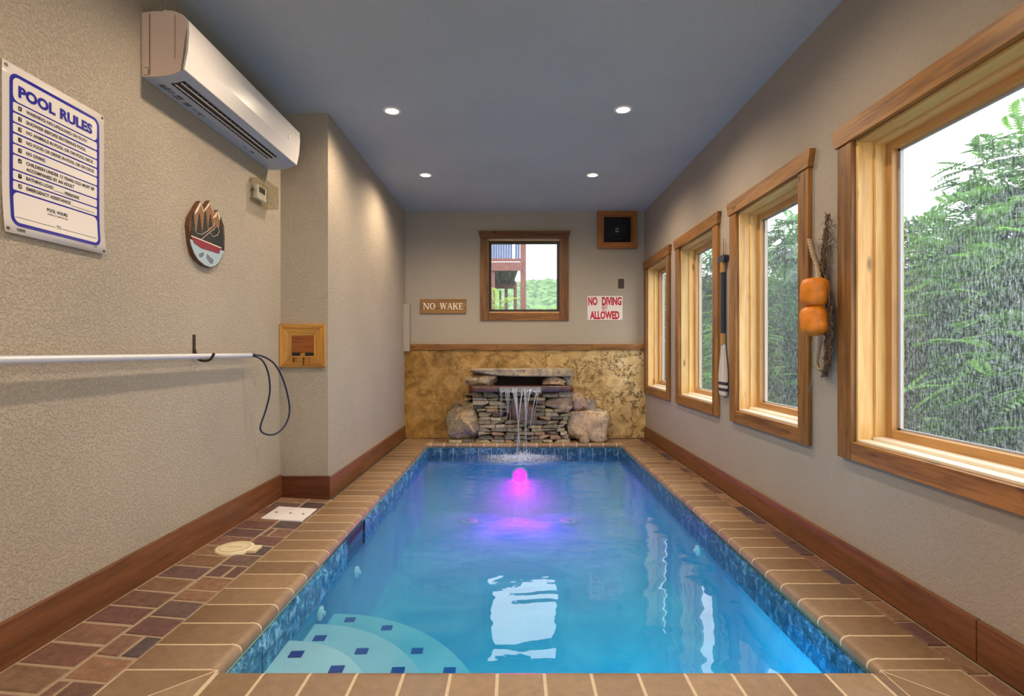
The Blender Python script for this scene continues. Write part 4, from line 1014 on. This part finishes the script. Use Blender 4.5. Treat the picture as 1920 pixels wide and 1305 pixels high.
one('box', 1.070, 1.406, YB-0.02, YB, 2.34, 2.656).build('black_panel', plain('gloss_black', s2l(14,12,16), 0.12), sp)
rm = plain('ring_dark', s2l(46,42,44), 0.3)
for r0 in (0.105, 0.06, 0.032):
    m = MB(); m.tube([(1.238+r0*math.cos(a*math.pi/16), YB-0.022, 2.495+r0*math.sin(a*math.pi/16)) for a in range(32)], 0.003, 6, closed=True); m.build('speaker_ring', rm, sp)
m = MB(); m.disc((1.238,2.495), 0, 0.026, YB-0.0215, 'Y', 24); m.build('cone', rm, sp)
m = MB(); m.box(1.222,1.254,YB-0.025,YB-0.023,2.512,2.517); m.box(1.222,1.254,YB-0.025,YB-0.023,2.478,2.483); m.build('white_bar', M['white'], sp)  # two short white bars across the black panel

# ------------------------------------------------------------------ paddle and floats on the right wall
pd = thing('wooden_paddle', (XR, 4.035, 0.72), 'decorative paddle with navy shaft and white striped blade between two windows', 'paddle')
PY, PXp = 4.035, XR-0.022
pzf = lambda py: CH-(py-657)*PY/F
pnavy, ptan = M['navy'], M['tan']
one('tube', [(PXp,PY,pzf(511)),(PXp,PY,pzf(625))], [0.0185,0.0185], 18).build('shaft', pnavy, pd)
one('tube', [(PXp,PY,pzf(492)),(PXp,PY,pzf(511))], [0.021,0.021], 18).build('grip_wrap', ptan, pd)
one('tube', [(PXp,PY,pzf(625)),(PXp,PY,pzf(646))], [0.021,0.021], 18).build('blade_wrap', ptan, pd)
one('tube', [(PXp,PY,pzf(448)),(PXp,PY,pzf(480))], [0.006,0.008], 10).build('hanging_rope', M['rope'], pd)
m = MB(); m.prism(rrect(PY-0.062, PY+0.062, pzf(492), pzf(479), 0.02), PXp-0.018, PXp+0.018, 'X'); m.build('grip', pnavy, pd, 0.006, 3)
def bw(t): return 0.019+0.052*min(1,(t/0.62))**0.9 + (0.004*math.sin(t*3))
def blade(name, ta, tb, mat, off=0.0):
    m = MB(); n = 12; L = []; Rr = []
    for i in range(n+1):
        t = ta+(tb-ta)*i/n; z = pzf(645+(741-645)*t); w_ = bw(t)*(1 if t < 0.9 else math.sqrt(max(0.6,1-((t-0.9)/0.13)**2)))
        L.append((PY-w_, z)); Rr.append((PY+w_, z))
    m.prism(L+Rr[::-1], PXp-0.007-off, PXp+0.007+off, 'X'); return m.build(name, mat, pd, 0.003 if not off else 0)
bl = blade('blade', 0, 1, M['padw']); blade('navy_band', 0.74, 0.80, pnavy, 0.0006); blade('navy_band', 0.86, 0.92, pnavy, 0.0006)
one('tube', [(PXp-0.004,PY,pzf(645)),(PXp-0.004,PY,pzf(690))], [0.012,0.002], 10).build('blade_rib', M['padw'], pd)

def buoy(c, hy, hz, hx, tilt, lab):
    m = MB(); n1, n2 = 22, 32; vs = []; e = 0.55
    for i in range(n1+1):
        ph = -math.pi/2+math.pi*i/n1
        for k in range(n2):
            a = 2*math.pi*k/n2; sp_ = lambda q, p: math.copysign(abs(q)**p, q)
            cz = sp_(math.sin(ph), e); rr = max(0.0001, abs(math.cos(ph)))**e
            v = Vector((hx*rr*math.cos(a), hy*rr*math.sin(a), hz*cz))
            v = Matrix.Rotation(tilt, 3, 'X') @ v; vs.append(v+Vector(c))
    m.add(vs, [(i*n2+k, i*n2+(k+1)%n2, (i+1)*n2+(k+1)%n2, (i+1)*n2+k) for i in range(n1) for k in range(n2)], smooth=True)
    o = m.build('fishing_float', M['orange']); tag(o, lab, 'float', 'orange fishing floats'); return o
BX = XR-0.078; BY = BX*F/(1527.5-964)
bz = lambda py: CH+(657-py)*BY/F
buoy((BX,BY,bz(547.5)), 0.066, 0.070, 0.066, 0.06, 'upper orange fishing float hanging beside the window')
buoy((BX,BY+0.002,bz(601.5)), 0.066, 0.072, 0.066, -0.22, 'lower orange fishing float hanging beneath the other float')
NY = 2.69; nz_ = lambda py: CH+(657-py)*2.75/F
def NP(px, py, x=XR-0.03): y = x*F/(px-964); return (x, y, CH+(657-py)*y/F)
rp = thing('float_rope', NP(1535,640), 'pale braided rope threaded through the orange floats', 'rope')
def braid(pts, rad, name):
    P_ = smooth_path(pts, 14); m = MB()
    for s0 in range(3):
        q = []
        for i, p in enumerate(P_):
            a = i*0.75+s0*2*math.pi/3; q.append((p.x+rad*0.5*math.cos(a), p.y+rad*0.6*math.sin(a), p.z+0.3*rad*math.cos(a*2)))
        m.tube(q, rad*0.55, 6)
    return m.build(name, M['rope'], rp)
braid([NP(1518,450),NP(1524,475),NP(1532,498),NP(1534,522,BX)], 0.014, 'rope_strand')
braid([NP(1535,505),NP(1536,522,BX+0.015)], 0.014, 'rope_strand')
braid([NP(1540,628,BX+0.02),NP(1535,655),NP(1531,680),NP(1536,692),NP(1543,690),NP(1547,670),NP(1546,640)], 0.011, 'rope_loop')
nt_ = thing('fishing_net', NP(1548,700), 'bundle of dark knotted fishing net hanging behind the orange floats', 'net')
rr = random.Random(12); m = MB()
axis = [(1551,402),(1549,430),(1546,460),(1544,490),(1546,520),(1551,550),(1554,580),(1556,610),(1553,640),(1549,670),(1545,700)]
for k in range(70):
    i0 = rr.randint(0, 7); L = rr.randint(3, 6); pts = []
    for i in range(i0, min(i0+L, 11)):
        for s_ in range(2):
            px = axis[i][0]+rr.gauss(0,3.6); py = axis[i][1]+s_*14+rr.uniform(-5,5); pts.append(NP(px, min(py,706), XR-rr.uniform(0.006,0.05)))
    m.tube(smooth_path(pts, 3), rr.choice((0.0022,0.003,0.0018)), 5)
for k in range(40):
    i = rr.randint(0,10); p = Vector(NP(axis[i][0]+rr.gauss(0,3), axis[i][1]+rr.uniform(-12,12), XR-rr.uniform(0.01,0.05)))
    m.tube([p, p+Vector((rr.uniform(-.02,.005), rr.uniform(-.035,.035), rr.uniform(-.03,.03)))], 0.0014, 4)
m.build('twine', M['net'], nt_, fix=False)
m = MB(); m.tube(smooth_path([NP(1522,640),NP(1523,690),NP(1521,720),NP(1516,735)],5), 0.0012, 4); m.tube(smooth_path([NP(1523,690),NP(1525,722),NP(1520,738)],5), 0.001, 4); m.build('teal_thread', M['teal'], nt_)

# ------------------------------------------------------------------ recessed ceiling lights
em, nt, out = new_mat('warm_lens'); nt.links.new(nd(nt, 'ShaderNodeEmission', {'Color': (1,0.80,0.52,1), 'Strength': 14.0}).outputs[0], out.inputs[0])
def lamp(x, y, pw, col=(1,0.80,0.58)):
    ld = bpy.data.lights.new('downlight', 'SPOT'); ld.energy = pw; ld.color = col; ld.spot_size = math.radians(165); ld.spot_blend = 0.8; ld.shadow_soft_size = 0.035
    lo = bpy.data.objects.new('downlight_lamp', ld); lo.location = (x, y, ZC-0.03); COL.objects.link(lo)
labs = ['near left round recessed ceiling light above the air conditioner end', 'near right round recessed ceiling light', 'far left round recessed ceiling light', 'far right round recessed ceiling light nearest the corner speaker box']
PW = 58
for k, (x, y) in enumerate(((-0.853,3.80),(0.757,3.78),(-0.845,5.19),(0.748,5.19))):
    t = thing('recessed_light', (x, y, ZC-0.006), labs[k], 'ceiling light', 'recessed ceiling lights')
    m = MB(); m.disc((x,y), 0.046, 0.062, ZC-0.006, n=36); m.disc((x,y), 0.0619, 0.062, ZC-0.006, n=36)
    vs = []
    for i in range(36):
        a = 2*math.pi*i/36; vs += [(x+0.062*math.cos(a), y+0.062*math.sin(a), ZC-0.006), (x+0.065*math.cos(a), y+0.065*math.sin(a), ZC+0.002)]
    m.add(vs, [(2*i,2*i+1,2*((i+1)%36)+1,2*((i+1)%36)) for i in range(36)]); m.build('trim_ring', M['white'], t)
    m = MB(); m.disc((x,y), 0, 0.0465, ZC-0.004, n=36); m.build('lens', em, t)
    lamp(x, y, PW)
lamp(-0.85, 2.41, PW*0.9); lamp(0.755, 2.40, PW*0.6); lamp(-0.85, 0.9, PW*0.8); lamp(0.75, 0.9, PW*0.5)

# ------------------------------------------------------------------ outdoors
tag(one('box', -60, 60, -12, 130, -3.6, -3.2).build('ground', M['ground']), kind='structure')
def leaves(specs, rs, mat, name, parent, lsz=1.0, npair=9, n0=0):
    """specs: list of (centre, radii, count). Pinnate fronds scattered on lumpy shells"""
    VV, CC = [], []
    for c, rad, cnt in specs:
        c = np.array(c, float); rad = np.array(rad, float)
        d = rs.normal(size=(cnt,3)); d /= np.linalg.norm(d,axis=1)[:,None]
        rr = rs.uniform(0.6, 1.06, size=(cnt,1)); b = c+d*rad*rr
        o_ = d.copy(); o_[:,2] = o_[:,2]*0.5-0.15; o_ += rs.normal(size=(cnt,3))*0.35; o_ /= np.linalg.norm(o_,axis=1)[:,None]
        sd_ = np.cross(o_, np.array([0,0,1.0])); sd_ /= (np.linalg.norm(sd_,axis=1)[:,None]+1e-6); up_ = np.cross(sd_, o_)
        L = rs.uniform(0.28,0.5,size=(cnt,1))*lsz
        tint = np.clip(0.08+0.75*(rr[:,0]-0.6)/0.46*rs.uniform(0.4,1.1,cnt)+0.22*d[:,2]+rs.normal(size=cnt)*0.08, 0, 1)  # shade put into the tint: darker inside the crown, lighter outside and on top
        for k in range(npair):
            t = (k+0.7)/npair; p = b+o_*L*t-np.array([0,0,0.35])*L*t*t
            ll = L*0.34*math.sin(math.pi*min(1,(0.18+0.8*t)))+0.01
            q = o_*L*0.055
            for s_ in (-1,1):
                e = sd_*s_*ll+o_*ll*0.35-up_*ll*0.2
                VV.append(np.stack([p-q*0.3, p+e*0.5-q, p+e, p+e*0.5+q],1).reshape(-1,3)); CC.append(tint)
    A0 = np.concatenate(VV); C = np.concatenate(CC); nF = len(C); Fc = np.arange(nF*4).reshape(-1,4)
    me = bpy.data.meshes.new(name); og = np.array(ORG[parent.name])
    A = A0-og; me.vertices.add(len(A)); me.vertices.foreach_set('co', A.ravel())
    nf = len(Fc); me.loops.add(nf*4); me.loops.foreach_set('vertex_index', np.array(Fc).ravel())
    me.polygons.add(nf); me.polygons.foreach_set('loop_start', np.arange(nf)*4); me.polygons.foreach_set('loop_total', np.full(nf,4))
    ca = me.color_attributes.new('tint','FLOAT_COLOR','CORNER'); cc = np.repeat(np.array(C),4); ca.data.foreach_set('color', np.stack([cc,cc,cc,np.ones_like(cc)],1).ravel())
    me.materials.append(mat); me.update(); me.validate()
    o = bpy.data.objects.new(name, me); COL.objects.link(o); o.parent = parent; ORG[o.name] = ORG[parent.name]; return o
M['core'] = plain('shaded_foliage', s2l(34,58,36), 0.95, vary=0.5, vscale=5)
def tree(x, y, top, wid, seed, mat, label, lsz=1.0, dens=1.0, gz=-3.2, name='tree'):
    rs = np.random.RandomState(seed)
    t = thing(name, (x, y, gz), label, 'tree', 'trees outside the side windows')
    m = MB(); m.tube([(x,y,gz),(x+0.1,y,gz+1.5),(x,y+0.1,(top+gz)/2+0.5),(x,y,top-0.9)], [0.16,0.13,0.09,0.03], 9)
    for k in range(5):
        a = rs.uniform(0,6.28); z = gz+1.5+k*0.8; m.tube([(x,y,z),(x+wid*0.6*math.cos(a),y+wid*0.6*math.sin(a),z+0.9)], [0.06,0.02], 6)
    m.build('trunk', M['bark'], t)
    H = top-gz; specs = []
    nb = 9
    for k in range(nb):
        f = (k+0.5)/nb; zc = gz+0.5+(H-1.0)*f; a = rs.uniform(0,6.28); off = wid*0.5*(1-0.75*f*f)
        rr = wid*rs.uniform(0.55,0.75)*(1-0.45*f)
        specs.append(((x+off*math.cos(a), y+off*math.sin(a), zc), (rr, rr, rr*0.72), int(330*dens*rr*rr)))
    specs.append(((x,y,top-0.55*wid*0.6), (wid*0.42,wid*0.42,wid*0.33), int(260*dens)))
    specs.append(((x,y,(top+gz)/2-0.2), (wid*0.95,wid*0.95,H*0.46), int(700*dens*wid*wid)))
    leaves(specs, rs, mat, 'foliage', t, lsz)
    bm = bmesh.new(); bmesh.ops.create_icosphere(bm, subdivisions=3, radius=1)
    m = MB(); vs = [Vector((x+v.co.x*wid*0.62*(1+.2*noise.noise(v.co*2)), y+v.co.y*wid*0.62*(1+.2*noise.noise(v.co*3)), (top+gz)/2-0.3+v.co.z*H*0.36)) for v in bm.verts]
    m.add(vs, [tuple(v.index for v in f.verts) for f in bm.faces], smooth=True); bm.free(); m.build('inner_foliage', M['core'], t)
tree(6.3, 6.4, 3.75, 2.0, 1, M['leafA'], 'tall feathery green tree outside the nearest large window', 0.9, 1.5)
tree(6.9, 9.2, 3.3, 1.7, 2, M['leafB'], 'blue green tree beyond the large window at its left edge', 0.9, 1.2)
tree(5.2, 4.9, 2.3, 1.3, 3, M['leafA'], 'lower bushy tree close to the nearest large window', 0.8, 1.8)
tree(6.6, 12.4, 4.2, 1.8, 4, M['leafB'], 'dusky green tree outside the window beside the orange floats', 0.9, 1.1)
tree(7.2, 15.6, 4.1, 1.8, 5, M['leafA'], 'pale green tree standing behind the one outside the second window', 1.0, 0.9)
tree(6.9, 19.2, 4.5, 2.0, 6, M['leafB'], 'green tree outside the window left of the paddle', 1.1, 0.8)
tree(7.0, 24.0, 4.8, 2.4, 7, M['leafA'], 'distant green tree outside the farthest side window', 1.3, 0.6)
tree(4.6, 11.0, 1.6, 1.1, 8, M['leafA'], 'low shrubby tree in front of the second window', 0.8, 1.4)
tree(9.0, 6.6, 3.2, 2.2, 9, M['leafB'], 'dark green tree at the right edge of the nearest large window', 1.0, 1.0)
# shrubs behind the back window
def shrub(x, y, top, wid, seed, lab):
    rs = np.random.RandomState(seed); t = thing('shrub', (x,y,-3.2), lab, 'shrub')
    m = MB()
    for k in range(4): m.tube([(x,y,-3.2),(x+rs.uniform(-.2,.2),y,0),(x+rs.uniform(-.3,.3),y,top-0.3)], [0.04,0.03,0.01], 5)
    m.build('stem', M['bark'], t)
    leaves([((x,y,top-0.35),(wid,wid,0.4),70),((x,y,top-0.9),(wid*1.4,wid,0.5),90),((x,y,top-1.8),(wid*1.6,wid,0.9),120)], rs, M['leafC'], 'foliage', t, 0.8, 7)
shrub(-0.27, 9.5, 1.95, 0.22, 31, 'bright yellow green shrub below the raised red deck')
shrub(0.85, 10.0, 1.80, 0.22, 32, 'green shrub tip at the lower right of the back window')

dk = thing('raised_deck', (-1.2, 13, -3.2), 'raised reddish timber deck with railing outside the back window', 'deck')
def dx(px, y): return (px-964)*y/F
def dz(py, y): return CH+(657-py)*y/F
def post(px, y, w_, top): x = dx(px, y); one('box', x-w_/2, x+w_/2, y, y+w_, -3.2, top, tr()).build('post', M['deckred'], dk)
post(981, 12, 0.125, 3.9); post(923.5, 12, 0.10, 3.0)
post(966, 15, 0.09, 2.95); post(949, 15, 0.085, 2.95); post(938, 15, 0.05, 2.7)
one('box', dx(900,12), dx(978,12), 11.95, 12.0, dz(508,12), dz(492,12)).build('fascia_beam', M['deckred'], dk)
one('box', dx(900,12)-1.5, dx(967,15), 14.95, 15.05, dz(541,15), dz(527,15)).build('second_beam', M['deckred'], dk)
m = MB(); ya_, yb_ = 12.0, 15.2
for k in range(26):
    y = ya_+k*0.125; m.box(-3.0, dx(976,12)-(y-12)*0.045, y, y+0.115, 2.97, 3.0)
m.build('deck_boards', M['deckdark'], dk)
for k in range(7):
    x = -2.4+k*0.4; one('box', x-0.02, x+0.02, 12.0, 15.0, 2.83, 2.97).build('joist', M['deckdark'], dk)
one('box', -3, dx(976,12), 12.0, 12.06, 3.02, 3.08).build('rail', M['deckred'], dk)
one('box', -3, dx(976,12), 12.0, 12.06, 3.95, 4.02).build('rail', M['deckred'], dk)
xx = dx(905,12)
while xx < dx(972,12):
    if not (dx(961,12) < xx < dx(965,12)): one('box', xx, xx+0.052, 12.01, 12.04, 3.08, 3.95).build('baluster', M['deckblue'], dk)
    xx += 0.055
# forested hill
m = MB(); nx, ny = 120, 60; vs = []
for j in range(ny+1):
    for i in range(nx+1):
        x = -45+90*i/nx; y = 45+45*j/ny; t = j/ny
        z = -4+15.4*math.sin(t*math.pi/2)+1.1*noise.noise(Vector((x*0.08,y*0.08,3)))+0.9*abs(noise.noise(Vector((x*0.5,y*0.5,1))))+0.5*noise.noise(Vector((x*1.1,y*1.1,7)))
        vs.append((x,y,z))
m.add(vs, [(j*(nx+1)+i, j*(nx+1)+i+1, (j+1)*(nx+1)+i+1, (j+1)*(nx+1)+i) for j in range(ny) for i in range(nx)], smooth=True)
tag(m.build('hillside', M['hill'], fix=False), kind='structure')

# ------------------------------------------------------------------ light, sky, camera
w = bpy.data.worlds.new('sky'); SC.world = w; w.use_nodes = True; nt = w.node_tree
for n in list(nt.nodes): nt.nodes.remove(n)
tc = nd(nt, 'ShaderNodeTexCoord'); n1 = nd(nt, 'ShaderNodeTexNoise', {'Vector': tc.outputs['Generated'], 'Scale': 2.0, 'Detail': 5.0})
cl = ramp(nt, n1.outputs[0], [(0.35, (0.80,0.86,0.92)), (0.6, (1,1,1))])
bg = nd(nt, 'ShaderNodeBackground', {'Color': cl, 'Strength': 3.9}); ow = nd(nt, 'ShaderNodeOutputWorld'); nt.links.new(bg.outputs[0], ow.inputs[0])
def area(name, loc, rot, sx, sy, pw, col):
    ld = bpy.data.lights.new(name, 'AREA'); ld.shape = 'RECTANGLE'; ld.size = sx; ld.size_y = sy; ld.energy = pw; ld.color = col
    lo = bpy.data.objects.new(name, ld); lo.location = loc; lo.rotation_euler = rot; COL.objects.link(lo); return lo
D = math.radians
area('added_room_fill', (0.0, -1.1, 1.5), (D(85),0,0), 2.6, 1.8, 30, (1,0.93,0.85))  # added soft fill behind the camera, no fixture of the room
# underwater: spots of the magenta lamp, then an added blue fill
def pt(name, loc, pw, col, rad):
    ld = bpy.data.lights.new(name, 'POINT'); ld.energy = pw; ld.color = col; ld.shadow_soft_size = rad
    lo = bpy.data.objects.new(name, ld); lo.location = loc; COL.objects.link(lo); return lo
for az, e_ in ((-48, 100), (0, 500), (48, 100)):
    ld = bpy.data.lights.new('magenta_pool_lamp', 'SPOT'); ld.energy = e_; ld.color = (1,0.0,0.40); ld.spot_size = D(92); ld.spot_blend = 1.0; ld.shadow_soft_size = 0.0
    lo = bpy.data.objects.new('magenta_pool_lamp', ld); lo.location = (LP[0]+az*0.001, PYB-0.10, LP[2]-0.02)
    dv = Vector((math.sin(D(az)), -math.cos(D(az)), -0.42)); lo.rotation_euler = dv.to_track_quat('-Z','Y').to_euler(); COL.objects.link(lo)
area('added_pool_fill', (0.65, PYF+0.03, -0.45), (D(90),0,0), 0.9, 0.3, 16, (0.10,0.62,1.0))  # added blue fill hidden under the near edge, not a pool fitting
cam = bpy.data.cameras.new('camera'); co = bpy.data.objects.new('camera', cam); COL.objects.link(co)
co.location = (0,0,CH); co.rotation_euler = (D(90),0,0); cam.sensor_width = 36; cam.lens = 36*F/1920
cam.shift_x = -4/1920; cam.shift_y = 4.5/1920; cam.clip_start = 0.05; cam.clip_end = 500
SC.camera = co
SC.view_settings.view_transform = 'Standard'; SC.view_settings.look = 'None'; SC.view_settings.exposure = 0.0
SC.cycles.use_denoising = True; SC.cycles.max_bounces = 10; SC.cycles.transparent_max_bounces = 16; SC.cycles.sample_clamp_indirect = 4
